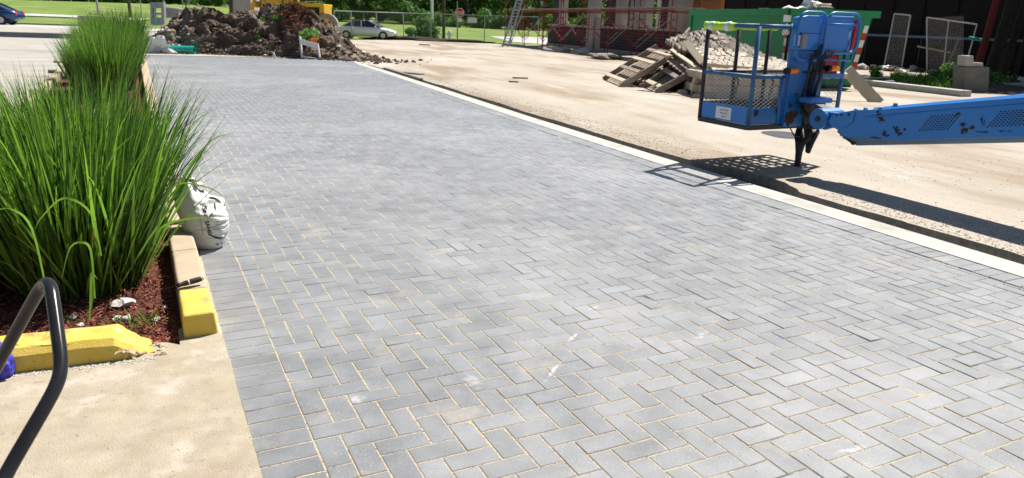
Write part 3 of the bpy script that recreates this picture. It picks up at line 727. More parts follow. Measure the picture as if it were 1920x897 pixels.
# ------------------------------------------------------------------ unfinished building and scaffold
B0 = G(1026, 85); B1 = G(1300, 115); bd = (B1-B0).normalized(); bn = Vector((bd.y, -bd.x, 0))     # bn faces the yard
if bn.y > 0: bn = -bn
def bs(px, py=60): return (PL(px, py, B0, bn)-B0).dot(bd)
def BW(s, z, off=0): q = B0+bd*s+bn*off; return Vector((q.x, q.y, z))
WH = 1.20
bl = thing('unfinished_building', 'unfinished low brick building shell with tan columns and open window bays', 'building', B0)
def wallbox(name, s0, s1, z0, z1, th, mat, off=0, bev=0):
    b = MB(); b.pbox(BW(s0, z0, off), bd*(s1-s0), -bn*th, Vector((0, 0, z1-z0))); return b.build(name, mat, bl, bevel=bev)
# material for bricks uses real coursing lines
def mk_brick(name, c1, c2, mo, bwid=.30, bh=.10):
    m = bpy.data.materials.new(name); m.use_nodes = True; n = m.node_tree.nodes; L = m.node_tree.links; b = n['Principled BSDF']; b.inputs['Roughness'].default_value = .9
    tc = n.new('ShaderNodeTexCoord'); sp = n.new('ShaderNodeSeparateXYZ'); L.new(tc.outputs['Object'], sp.inputs[0]); cb = n.new('ShaderNodeCombineXYZ')
    vm = n.new('ShaderNodeVectorMath'); vm.operation = 'DOT_PRODUCT'; vm.inputs[1].default_value = tuple(bd); L.new(tc.outputs['Object'], vm.inputs[0])
    L.new(vm.outputs['Value'], cb.inputs[0]); L.new(sp.outputs['Z'], cb.inputs[1])
    t = n.new('ShaderNodeTexBrick'); t.inputs['Scale'].default_value = 1; t.inputs['Brick Width'].default_value = bwid; t.inputs['Row Height'].default_value = bh
    t.inputs['Mortar Size'].default_value = .012; t.inputs['Color1'].default_value = (*c1, 1); t.inputs['Color2'].default_value = (*c2, 1); t.inputs['Mortar'].default_value = (*mo, 1)
    L.new(cb.outputs[0], t.inputs['Vector']); L.new(t.outputs['Color'], b.inputs['Base Color']); return m
m_bk = mk_brick('dark_brick_wall', (.035, .026, .032), (.06, .045, .05), (.15, .13, .12), .42, .145)
L1 = bs(1300)
for a, c in ((1027, 1101), (1126, 1298)):
    s0, s1 = bs(a), bs(c); wallbox('brick_wall', s0, s1, .14, WH, .22, m_bk); wallbox('window_sill', s0-.02, s1+.02, WH, WH+.12, .34, m_stone, .06)
    wallbox('foundation', s0-.05, s1+.05, 0, .14, .3, m_cblock, .05)
for a, c, z in ((1101.5, 1114, 0), (1181, 1209, WH+.122), (1252, 1281, WH+.122)): wallbox('concrete_column', bs(a), bs(c), z, 4.2, .45, m_stone, .07)
wallbox('door_panel', bs(1114)+.02, bs(1126)-.02, .02, 1.75, .10, m_stone, -.05)
for a, c in ((1035, 1046), (1098, 1101.4), (1134, 1152), (1236, 1249.5), (1176, 1180.6)): wallbox('brick_pier', bs(a), bs(c), WH+.121, 4.2, .4, m_bk, .0)
for a, c in ((1152.3, 1162), (1046.3, 1052)): wallbox('concrete_pier', bs(a), bs(c), WH+.121, 4.2, .42, m_stone, .02)
wallbox('concrete_beam', bs(1027), L1+5, 4.21, 6.2, .5, m_stone, .1)
wallbox('dark_panel', bs(1282), bs(1330), 1.0, 3.4, .2, mk('plywood', (.36, .15, .05), (.28, .12, .05), 2, .9), -.4)
# rebar-like inner columns seen through the openings
for px in (1068, 1130, 1225): wallbox('inner_column', bs(px), bs(px+5), 0, 4.2, .3, m_cblock, -3.2)

SG = 'scaffold'
sc_ = thing('scaffolding', 'dark red tubular scaffolding with plank deck in front of the unfinished wall', 'scaffolding', BW(bs(1120), 0, 1.4))
DZ = 2.12
fr_s = [bs(p) for p in (1000, 1040, 1077, 1113, 1160, 1212, 1272, 1336)]
OFF0, OFF1 = .75, 2.0
def sframe(s, z0, z1, par, nm='scaffold_frame'):
    b = MB(); r = .024
    for off in (OFF0, OFF1): b.tube([BW(s, z0, off), BW(s, z1, off)], r, 6)
    for z in (z1-.12, z0+(z1-z0)*.55): b.tube([BW(s, z, OFF0), BW(s, z, OFF1)], r*.9, 6)
    for off, sg in ((OFF0, 1), (OFF1, -1)):
        i = off+sg*.28; b.tube([BW(s, z1-.12, i), BW(s, z0+.55, i), BW(s, z0+.28, off)], r*.8, 6)
        for z in (z0+.6, z0+.95, z0+1.3, z0+1.65): b.tube([BW(s, z, off), BW(s, z, i)], r*.7, 5)
    b.build(nm, m_red, par)
for s in fr_s:
    sframe(s, .02, DZ-.05, sc_); sframe(s, DZ+.06, DZ+1.95, sc_)
    for off in (OFF0, OFF1): b = MB(); b.pbox(BW(s-.09, 0.031, off+.09), bd*.18, -bn*.18, Vector((0, 0, .012))); b.build('base_plate', m_dk, sc_)
for a, c in zip(fr_s, fr_s[1:]):
    for off in (OFF0-.03, OFF1+.03):
        b = MB(); b.tube([BW(a, .45, off), BW(c, 1.75, off)], .016, 5); b.build('cross_brace', m_galv, sc_)
        b = MB(); b.tube([BW(a, 1.75, off+.02), BW(c, .45, off+.02)], .016, 5); b.build('cross_brace', m_red, sc_)
for k in range(5):
    b = MB(); o = OFF0+.02+k*.25; b.pbox(BW(fr_s[0]-.35, DZ, o+.23), bd*(fr_s[-1]-fr_s[0]+.9), -bn*.23, Vector((0, 0, .045))); b.build('plank', m_plank, sc_)
for k, off in enumerate((OFF0, OFF1)):
    b = MB(); b.tube([BW(fr_s[0]-.2, DZ-.09, off), BW(fr_s[-1]+.3, DZ-.09, off)], .022, 5); b.build('guard_rail', m_red, sc_)
# ladder
ld = thing('extension_ladder', 'grey aluminium extension ladder leaning against the end of the scaffolding', 'ladder', G(948, 88))
q0 = G(942, 88); q1 = G(951, 88.5); tp = AT(972, -10, q0.y+.6); sep = (q1-q0)*1.15
for nm, o in (('rail', Vector((0, 0, 0))), ('rail', sep)):
    b = MB(); b.beam(q0+o, tp+o, .05, .10, (1, 0, 0)); b.build(nm, m_alu, ld)
for k in range(16):
    b = MB(); p = q0.lerp(tp, (k+.6)/16.5); b.tube([p, p+sep], .02, 6); b.build('rung', m_alu, ld)
# second ladder section leaning behind
ld2 = thing('wooden_prop', 'thin pale diagonal prop bar standing behind the ladder under the deck', 'prop', G(958, 86))
b = MB(); b.tube([G(958, 82), AT(985, 8, G(958, 82).y)], .03, 6); b.build('bar', m_alu, ld2)

# debris by the scaffold
def lump(name, label, cat, loc, sz, seed, mat, grp=None, rot=0, rough=.4, lvl=3):
    b = MB(); b.rock((0, 0, 0), sz, seed, rough, lvl=lvl); o = b.build(name, mat, smooth=True); o.location = Vector(loc)+Vector((0, 0, sz[2]*.45)); o.rotation_euler = (0, 0, rot)
    return tag(o, label, cat, grp, 'thing')
b = MB()
for k, (px, py, L_, r) in enumerate(((1040, 97, 2.6, .2), (1090, 102, 2.4, .18), (1135, 112, 1.6, .16))):
    lump('rubble_heap', ('low heap of broken slabs under the left scaffold bays', 'low heap of broken slabs in front of the doorway column', 'dark slab lying at the right end of the heaps below the scaffold')[k], 'rubble', G(px, py), (L_*.5, .5, r), 300+k, (m_cblock, m_cblock, m_trench)[k], 'rubble heaps below the scaffolding', atan2(bd.y, bd.x), .6)
lump('berm', 'low dark soil ridge along the far edge of the yard by the grass', 'soil ridge', G(780, 76), (3.4, .35, .16), 310, m_soild, None, -.1, .4)
lump('berm', 'low dark soil ridge continuing toward the scaffolding', 'soil ridge', G(850, 79.5), (2.6, .3, .13), 311, m_soild, None, -.12, .4)

# ------------------------------------------------------------------ fences, posts, signs far off
def pole(name, label, cat, px, py, r, h, mat, top=None, grp=None):
    t = thing(name, label, cat, G(px, py), 0, grp); q = G(px, py); b = MB(); b.tube([q, q+Vector((0, 0, h))], [r, r*.8], 8); b.build('post', mat, t); return t, q
fe = thing('chain_link_fence', 'long chain-link fence with pale top rail across the lawn behind the yard', 'fence', G(760, 76))
fpts = [(628, 73), (660, 73.4), (707, 74.3), (757, 75), (808, 76.2), (858, 77.8), (908, 79.8), (958, 81.5), (1008, 83)]
fq = [G(a, c) for a, c in fpts]; fq = [q*1.0 for q in fq]
for q in fq: b = MB(); b.tube([q, q+Vector((0, 0, 1.72))], .035, 6); b.build('fence_post', m_galv, fe)
b = MB(); b.tube([q+Vector((0, 0, 1.72)) for q in fq], .032, 6); b.build('top_rail', m_galv, fe)
def meshpanel(mb, p, q, h, sp=.1, r=.0018, up=Vector((0, 0, 1)), z0=.05):
    d = q-p; L = d.length; d = d/L; n = d.cross(up).normalized(); k = -h
    def seg(a, c):
        w_ = (c-a).normalized().cross(n)*r
        mb.add([a-w_, a+w_, c+w_, c-w_], [(0, 1, 2, 3)])
    while k < L:
        for sg in (0, 1):
            x0, x1, y0, y1 = k, k+h, 0, h
            if x0 < 0: y0 = -x0; x0 = 0
            if x1 > L: y1 = h-(x1-L); x1 = L
            if x1 > x0:
                if sg: X0, X1 = L-x0, L-x1
                else: X0, X1 = x0, x1
                seg(p+d*X0+up*(z0+y0)+n*(sg*r), p+d*X1+up*(z0+y1)+n*(sg*r))
        k += sp
b = MB()
for a, c in zip(fq, fq[1:]): meshpanel(b, a, c, 1.6, .16, .0022)
b.build('wire_mesh', m_galv, fe)
t, q = pole('stop_sign', 'red octagonal stop sign on a thin grey post behind the fence', 'sign', 857, 74, .035, 2.65, m_galv)
sy = q.y-.06; c = AT(862, 24, sy); r = .34
b = MB(); b.prism([c+Vector((r*cos(pi/8+k*pi/4), 0, r*sin(pi/8+k*pi/4))) for k in range(8)], (0, .02, 0)); b.build('octagon_border', m_white, t)
b = MB(); b.prism([c+Vector((r*.90*cos(pi/8+k*pi/4), -.006, r*.90*sin(pi/8+k*pi/4))) for k in range(8)], (0, .005, 0)); b.build('octagon_face', m_signr, t)
b = MB(); put_text(b, 'STOP', .26, c+Vector((0, -.009, -.09)), (1, 0, 0), (0, 0, 1), .006); b.build('lettering', m_white, t)
b = MB(); b.box(c+Vector((0, 0, -.52)), (.3, .02, .28)); b.build('lower_plate', m_label, t)
t = thing('notice_board', 'blank white rectangular notice hanging on the chain-link fence', 'sign', G(885, 79)); c = AT(885.5, 38.5, G(885, 78.8).y-.05)
b = MB(); b.box(c, (.60, .015, .34)); b.build('panel', m_label, t)
pole('white_pole', 'plain white pole standing among shrubs near the middle of the lawn', 'pole', 810, 72, .11, 9, m_white)
pole('utility_pole', 'dark wooden utility pole just right of the white pole', 'pole', 832, 73, .12, 10, m_bark, grp='dark wooden poles')
pole('utility_pole', 'dark slim pole at the edge of the wood left of the round shrub', 'pole', 777, 48, .13, 10, m_bark, grp='dark wooden poles')
pole('utility_pole', 'dark utility pole right behind the far ornamental grasses', 'pole', 246, 44, .17, 10, m_bark, grp='dark wooden poles')
pole('sign_post', 'thin pale post with a white plate top on the left lawn', 'post', 91, 30, .05, 3.4, m_galv)
pole('fence_post', 'thin grey post left of the grey cabinet', 'post', 268, 50, .045, 4, m_galv, grp='grey posts left of the dirt pile')
pole('fence_post', 'pale post just right of the grey cabinet', 'post', 311, 44, .07, 5, m_stone, grp='grey posts left of the dirt pile')
pole('fence_post', 'left one of the two pale posts above the dirt pile crest', 'post', 346, 46, .05, 5, m_galv, grp='grey posts left of the dirt pile')
pole('fence_post', 'right one of the two pale posts above the dirt pile crest', 'post', 358, 46, .05, 5, m_galv, grp='grey posts left of the dirt pile')
pole('wood_post', 'brown square post between the two pale posts', 'post', 352, 47, .08, 5, m_bark)
t = thing('hydrant', 'small white hydrant standing by the dark pole', 'hydrant', G(843, 75)); q = G(843, 75)
b = MB(); b.tube([q, q+Vector((0, 0, .5)), q+Vector((0, 0, .62)), q+Vector((0, 0, .68))], [.13, .12, .10, .03], 10); b.build('barrel', m_white, t)
b = MB(); b.tube([q+Vector((-.2, 0, .4)), q+Vector((.2, 0, .4))], .06, 8); b.build('nozzle', m_stone, t)
# handrail sloping down to the pile
t = thing('guard_rail', 'pale sloping handrail above the left crest of the dirt pile', 'railing', G(345, 46)); Y = G(345, 46).y
b = MB(); b.tube([AT(344, 6, Y), AT(392, 16, Y-1)], .05, 6); b.build('rail', m_galv, t)

# ------------------------------------------------------------------ concrete base with chain and pole
q = G(186, 61); q = Vector((q.x, q.y, 0)); Y = G(150, 61).y
pL = AT(149, 61, Y); pR = AT(221, 62, Y); tz = AT(149, 29.5, Y).z
t = thing('pole_footing', 'grey square concrete pole footing rising behind the far ornamental grasses', 'concrete block', (pL+pR)/2)
b = MB(); wv = pR-pL; b.pbox(Vector((pL.x, pL.y, -.1)), Vector((wv.x, wv.y, 0)), Vector((-.2, 1.4, 0)), Vector((0, 0, tz+.1))); b.build('block', m_cblock, t, bevel=.03)
cc = (pL+pR)/2+Vector((-.2, .6, 0))
b = MB(); b.tube([Vector((cc.x, cc.y, tz)), Vector((cc.x, cc.y, tz+5))], .07, 8); tag(b.build('pole', m_galv), 'thin grey pole standing on the grey concrete footing', 'pole', kind='thing')
t = thing('rusty_chain', 'rusty chain and bracket looped round the pole on top of the concrete footing', 'chain', (cc.x, cc.y, tz))
for k in range(9):
    a = k/9*6.28; p = Vector((cc.x+.52*cos(a), cc.y+.4*sin(a), tz+.10+.07*sin(k*2.2))); b = MB()
    b.tube([p+Vector((.09*cos(u*pi/3), .03*sin(k), .06*sin(u*pi/3))) for u in range(6)], .025, 5, closed=True); b.build('link', m_rustl if False else m_plank, t)

# grey cabinet with square openings and a teal pipe
Y = G(295, 60).y; t = thing('grey_cabinet', 'tall grey plastic panel with square openings at the left end of the dirt pile', 'cabinet', G(295, 60))
x0 = AT(281, 20, Y); x1 = AT(307, 20, Y); zt0 = AT(281, 5, Y).z; zb = AT(281, 45, Y).z
def scr(pts, Yd, th, mat, par, nm, bev=0):
    b = MB(); b.prism([AT(a, c, Yd) for a, c in pts], (0, th, 0)); return b.build(nm, mat, par, bevel=bev)
scr([(281, 5), (306, 4), (307, 15), (281.5, 16)], Y, .35, m_grey, t, 'top_panel'); scr([(281.5, 16), (286, 16), (286.5, 46), (282, 47)], Y, .35, m_grey, t, 'side_panel'); scr([(302, 15), (307, 15), (308, 45), (303, 45)], Y, .35, m_grey, t, 'side_panel')
scr([(286.5, 24), (302, 24), (303, 28), (286.5, 28)], Y, .35, m_grey, t, 'shelf'); scr([(286.5, 33), (303, 33), (303, 48), (287, 48)], Y, .35, m_grey, t, 'lower_panel')
b = MB(); b.tube([AT(291, 12, Y-.2), AT(293.5, 47, Y-.2)], .05, 8); tag(b.build('teal_upright_pipe', m_teal), 'teal pipe standing upright in front of the grey cabinet', 'pipe', kind='thing')
t = thing('low_grey_box', 'low grey box with a pale lid right of the grey cabinet', 'box', AT(325, 26, Y+1)); scr([(309, 14), (334, 17), (334, 34), (309, 34)], Y+1, .8, m_grey, t, 'body', .02); scr([(308, 13), (336, 16), (336, 18), (308, 15)], Y+.97, .9, m_alu, t, 'lid')

# ------------------------------------------------------------------ yellow loader behind the pile
Y = 41.0
t = thing('yellow_loader', 'yellow construction loader with black cab frame parked behind the dirt pile', 'loader', AT(550, 60, Y))
scr([(488, -30), (529, -30), (528, 24), (490, 24)], Y, 1.6, m_yellow, t, 'engine_hood', .05)
scr([(531, -30), (549, -30), (549, 9), (531, 9)], Y+.1, 1.3, m_yellow, t, 'side_panel', .04)
scr([(549.5, 4), (607, 8), (607, 14), (549.5, 12)], Y-.1, 1.9, m_yellow, t, 'upper_frame', .03)
scr([(552, 14.5), (598, 15.5), (598, 42), (552, 42)], Y+.5, 1.2, m_dk, t, 'chassis', .03)
scr([(598.5, 8), (607.5, 8), (608, 48), (599, 46)], Y-.05, 1.7, m_yellow, t, 'counterweight', .03)
scr([(565, -40), (593, -40), (592, 3), (566, 3)], Y+.3, 1.2, m_glass, t, 'cab', .04)
for a in (562, 594): scr([(a, -40), (a+3, -40), (a+3, 4), (a, 4)], Y+.2, .1, m_dk, t, 'cab_pillar')
scr([(556, 18), (590, 19), (590, 24), (556, 23)], Y+.3, .2, m_plank, t, 'step')
def wheel(par, c, r, wd, axis, mat=m_tyre, rim=m_alu, nm='wheel'):
    a = Vector(axis).normalized(); b = MB()
    b.tube([c-a*wd/2, c-a*wd*.42, c+a*wd*.42, c+a*wd/2], [r*.9, r, r, r*.9], 20); o = b.build(nm, mat, par); 
    b = MB(); b.tube([c-a*(wd/2+.01), c+a*(wd/2+.01)], [r*.6, r*.6], 14); b.tube([c-a*(wd/2+.02), c+a*(wd/2+.02)], [r*.2, r*.2], 8)
    PM[o.name] = PM[par.name]; b.build('rim', rim, o); return o
for px, dy in ((613, 0), (520, 0), (613, 1.7), (520, 1.7)): wheel(t, AT(px, 48, Y+dy)-Vector((0, 0, 0)), .62, .42, (0, 1, 0), m_tyrem, m_yellow)
b = MB(); b.box(AT(626, 60, Y-1.2), (.28, .2, .22)); b.build('amber_light', m_orpl, t)
b = MB(); b.tube([AT(472, 22, Y), AT(478, -5, Y), AT(488, -20, Y)], .09, 6); b.build('lift_arm', m_yellow, t)
scr([(468, 8), (476, 2), (480, 14), (470, 14)], Y-.2, 1.0, m_yellow, t, 'bucket')
t = thing('grey_site_cabin', 'grey flat-sided site cabin behind the dirt pile, left of the yellow loader', 'cabin', AT(448, 50, 43))
scr([(435, -30), (470, -30), (470, 60), (436, 60)], 43, 1.5, m_cblock, t, 'body', .02); scr([(429, -30), (434.5, -30), (435, 60), (430, 60)], 42.9, .5, m_bark, t, 'corner_post')

# added canopy, out of view, there only to cast the pavement's shadow band
t = thing('added_shade_canopy', 'added flat canopy out of view, casting a shadow band on the far left pavement', 'canopy', (-62, 44, 0))
b = MB(); b.box((-36.5, 43.4, 6.2), (36, 7, .5)); b.build('roof_slab', m_cblock, t)
for x in (-53, -41): b = MB(); b.tube([(x-2, 43.0, 0), (x-2, 43.0, 5.94)], .15, 8); b.build('support_post', m_galv, t)
# ------------------------------------------------------------------ cars
def car(name, label, M, paint, sc=1):
    t = thing(name, label, 'car', M=Matrix.Identity(4), local=True); ST_ = [(-2.36, .50, .62, .72), (-2.28, .40, .90, .82), (-1.75, .22, .98, .88), (-.9, .20, .96, .90), (.6, .20, .93, .90), (1.15, .22, .90, .90), (1.9, .24, .78, .86), (2.25, .30, .64, .76), (2.36, .42, .54, .6)]
    b = MB(); vs = []
    for x, zb, zt_, w_ in ST_: vs += [(x, 0, zt_+.02), (x, w_*.86, zt_), (x, w_, zt_-.12), (x, w_*.99, (zb+zt_)/2), (x, w_*.92, zb), (x, -w_*.92, zb), (x, -w_*.99, (zb+zt_)/2), (x, -w_, zt_-.12), (x, -w_*.86, zt_)]
    n = 9; fs = []
    for i in range(len(ST_)-1):
        for k in range(n): k2 = (k+1) % n; fs.append((i*n+k, i*n+k2, (i+1)*n+k2, (i+1)*n+k))
    fs += [tuple(range(n))[::-1], tuple((len(ST_)-1)*n+k for k in range(n))]
    b.add([v for v in vs], [f[::-1] for f in fs]); o = b.build('body', paint, t, smooth=True)
    bm = bmesh.new(); bm.from_mesh(o.data); bmesh.ops.recalc_face_normals(bm, faces=bm.faces); bm.to_mesh(o.data); bm.free()
    # cabin
    low = [(-1.85, .74), (1.25, .76)]; hi = [(-.95, .58), (.30, .60)]; zl, zh = .95, 1.40
    b = MB(); b.add([(-1.85, -.74, zl), (1.25, -.76, zl), (1.25, .76, zl), (-1.85, .74, zl), (-.95, -.58, zh), (.30, -.6, zh), (.30, .6, zh), (-.95, .58, zh)], [(0, 1, 5, 4), (1, 2, 6, 5), (2, 3, 7, 6), (3, 0, 4, 7), (4, 5, 6, 7)]); b.build('windows', m_glass, t)
    b = MB(); b.tube([(-1.15, 0, zh-.04), (-.9, 0, zh+.02), (.28, 0, zh+.02), (.5, 0, zh-.05)], .01, 4); 
    b = MB(); b.add([(-1.10, -.60, zh-.05), (-.9, -.6, zh+.02), (.25, -.62, zh+.02), (.42, -.63, zh-.05), (-1.10, .60, zh-.05), (-.9, .6, zh+.02), (.25, .62, zh+.02), (.42, .63, zh-.05)], [(0, 1, 5, 4), (1, 2, 6, 5), (2, 3, 7, 6)]); b.build('roof', paint, t)
    for sg in (-1, 1):
        for a, c in (((-1.86, .755*sg, zl), (-1.0, .60*sg, zh)), ((1.26, .775*sg, zl), (.33, .62*sg, zh)), ((-.28, .765*sg, zl), (-.30, .61*sg, zh))):
            b = MB(); b.beam(a, c, .07, .03, (0, 1, 0)); b.build('pillar', paint, t)
        for x in (-1.45, 1.42): wheel(t, Vector((x, .80*sg, .32)), .33, .22, (0, 1, 0))
        b = MB(); b.box((-2.26, .62*sg, .76), (.16, .34, .17)); b.build('tail_light', m_tail, t, bevel=.02)
        b = MB(); b.box((2.16, .60*sg, .60), (.18, .30, .12)); b.build('headlight', m_label, t, bevel=.02)
        b = MB(); b.box((.85, .93*sg, .98), (.12, .16, .11)); b.build('mirror', paint, t, bevel=.02)
    place(t, M); return t
q = G(684, 74); car('silver_car', 'silver sedan parked beyond the fence, right of the dirt pile', M4((q.x, q.y+.7, 0), .02, .83), m_csil)
q = G(26, 47); car('blue_car', 'dark blue car with red tail light driving off the left edge', M4((q.x-2.4, q.y, -.01), pi+.22, 1.16), m_cblue)

# ------------------------------------------------------------------ pipes, plastic, barricade in front of the pile
q0 = G(262, 101); q0 = AT(262, 97, q0.y); q1 = AT(369, 100.5, q0.y+.1)
def hpipe(p, q, r, label):
    t = thing('teal_pipe', label, 'pipe', p, 0, 'teal plastic pipes by the dirt pile'); b = MB(); b.tube([p, q], r, 14, caps=False); b.tube([q, p], r*.86, 14, caps=False); b.build('pipe', m_teal, t)
    b = MB(); d = (q-p).normalized(); b.tube([p, p+d*.22], r*1.12, 14); b.build('socket', m_teal, t)
Yp = 26.9
hpipe(Vector((AT(258, 99, Yp).x, Yp, .16)), Vector((AT(369, 99, Yp).x, Yp-.15, .16)), .13, 'long teal plastic pipe lying at the foot of the dirt pile')
hpipe(Vector((AT(250, 98, Yp+.4).x, Yp+.2, .40)), Vector((AT(312, 96, Yp+.2).x, Yp+.15, .34)), .11, 'shorter teal pipe lying on the long one at its left end')
b = MB(); b.rock((0, 0, 0), (.30, .18, .24), 501, 1.3, lvl=4); o = b.build('plastic_sheet', m_clear); o.location = AT(301, 94, Yp-.25); tag(o, 'crumpled translucent plastic sheet draped over the teal pipes', 'plastic sheet', kind='thing')
Yb = G(582, 112).y+.25
t = thing('barricade', 'white A-frame barricade leaning at the front of the dirt pile', 'barricade', AT(582, 111, Yb))
def bar(a, c, w_, par, nm, mat, Yd=Yb, h=None):
    b = MB(); b.beam(AT(*a, Yd), AT(*c, Yd), .04, w_, (0, 0, 1)); return b.build(nm, mat, par)
m_pink = mk('faded_orange_white', (.74, .62, .57), (.78, .74, .72), 6, .6)
b = MB(); b.beam(AT(562.5, 69, Yb), AT(567, 112, Yb), .05, .09, (0, 1, 0)); b.build('leg', m_white, t); b = MB(); b.beam(AT(595.5, 82, Yb), AT(600, 113, Yb), .05, .09, (0, 1, 0)); b.build('leg', m_white, t)
scr([(562, 73), (597, 83), (597, 92.5), (563, 83)], Yb-.04, .03, m_pink, t, 'upper_board'); scr([(565, 104), (599, 111), (600, 114), (565, 111)], Yb-.04, .03, m_pink, t, 'lower_board')
b = MB(); b.beam(AT(562.5, 69, Yb), AT(567, 108, Yb+.7), .04, .05, (0, 1, 0)); b.build('rear_leg', m_white, t); 
shrub('potted_plant', 'bright green leafy plant growing right behind the white barricade', 'plant', AT(578, 77, Yb+.5), .40, .42, 260, 90, None, .10, mk('bright_leaf', (.16, .36, .06), (.24, .44, .12), 3, .5, trans=.3))
t = thing('orange_pot', 'small red and orange pot under the bright plant behind the barricade', 'pot', AT(590, 78, Yb+.3)); p = AT(589, 80, Yb+.3)
b = MB(); b.tube([p-Vector((0, 0, .12)), p+Vector((0, 0, .1))], [.08, .12], 12); b.build('pot', m_orpl, t); b = MB(); b.tube([p+Vector((0, 0, .1)), p+Vector((0, 0, .14))], [.13, .13], 12); b.build('rim', m_orange, t)
b = MB(); Ys = G(515, 111).y; b.beam(AT(517, 113, Ys+.2), AT(512, 98, Ys+.3), .06, .03, (0, 1, 0)); tag(b.build('white_stake', m_pink), 'short white stake leaning at the foot of the dirt pile', 'stake', kind='thing')
b = MB(); b.box((0, 0, 0), (.16, .02, .07), Matrix.Rotation(.7, 3, 'Y')); o = b.build('paper_scrap', m_white); o.location = onpile(478, .24)+Vector((0, -.1, .05)); tag(o, 'white scrap lying on the middle of the dirt pile', 'scrap', kind='thing')
# sticks on the yard
for k, (a, c, r) in enumerate((((961, 146), (990, 147), .02), ((954, 153), (972, 154), .018), ((786, 83.5), (806, 85), .03))):
    b = MB(); b.tube([G(*a, .05), G(*c, .05)], r, 6); tag(b.build('stick', m_wood), ('thin stick lying on the gravel yard, upper one of the middle pair', 'shorter stick lying on the gravel yard, lower one of the middle pair', 'flat stick lying near the far soil ridge')[k], 'stick', 'sticks on the gravel yard', 'thing')
# broken edge chunk at the start of the trench
for k, (a, c, w_) in enumerate((((722, 131), (790, 152), .10), ((752, 139), (792, 143), .16))):
    b = MB(); p, q = G(*a), G(*c); b.beam(p+Vector((0, 0, .03)), q+Vector((0, 0, .03)), w_, .07); tag(b.build('asphalt_strip', m_trench, bevel=.01), ('dark broken strip lying along the far end of the trench', 'dark slab piece beside the far end of the trench')[k], 'asphalt piece', 'dark pieces at the far end of the trench', 'thing')
# flat pale slab bits by the lot kerb
for k, (a, c, mat) in enumerate((((104, 118), (150, 117), m_kerb), ((92, 137), (146, 136), m_gravd))):
    p, q = G(*a), G(*c); b = MB(); b.beam(p+Vector((0, 0, .03)), q+Vector((0, 0, .03)), .30, .06); tag(b.build('kerb_stone', mat, bevel=.015), ('pale flat stone slab by the far ornamental grasses', 'dark flat slab on the lot nearer than the pale slab')[k], 'stone slab', kind='thing')
# ------------------------------------------------------------------ dark building on the right
D0 = G(1338, 103); D1 = G(1935, 147); dd_ = (D1-D0).normalized(); dn = Vector((dd_.y, -dd_.x, 0))
if dn.y > 0: dn = -dn
DLn = (D1-D0).length
def DW(s, z, off=0): q = D0+dd_*s+dn*off; return Vector((q.x, q.y, z))
def ds(px, py=60): return (PL(px, py, D0, dn)-D0).dot(dd_)
db = thing('dark_building', 'building side with deep shade painted black, closing the view on the right behind the dumpster', 'building', D0)
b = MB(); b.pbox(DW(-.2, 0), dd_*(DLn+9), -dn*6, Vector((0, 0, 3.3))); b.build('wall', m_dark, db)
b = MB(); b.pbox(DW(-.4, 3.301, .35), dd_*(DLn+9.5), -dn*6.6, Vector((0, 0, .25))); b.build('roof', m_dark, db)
s = .4
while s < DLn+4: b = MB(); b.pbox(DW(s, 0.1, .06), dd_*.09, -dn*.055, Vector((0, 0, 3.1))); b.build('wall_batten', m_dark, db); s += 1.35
b = MB(); b.tube([DW(ds(1630, 68)-.5, AT(1640, 66, DW(ds(1640), 0).y).z, .45), DW(DLn+3, AT(1640, 66, DW(ds(1640), 0).y).z-.03, .45)], .05, 8)
t = thing('wall_rail', 'blue-grey horizontal pipe rail running along the black building side', 'rail', DW(ds(1700), 0, .45)); b.build('rail', m_bluel, t)
k = ds(1640)
while k < DLn+3: b = MB(); b.tube([DW(k, 0, .45), DW(k, AT(1640, 66, DW(ds(1640), 0).y).z-.03, .45)], .035, 6); b.build('rail_post', m_dk, t); k += 2.4
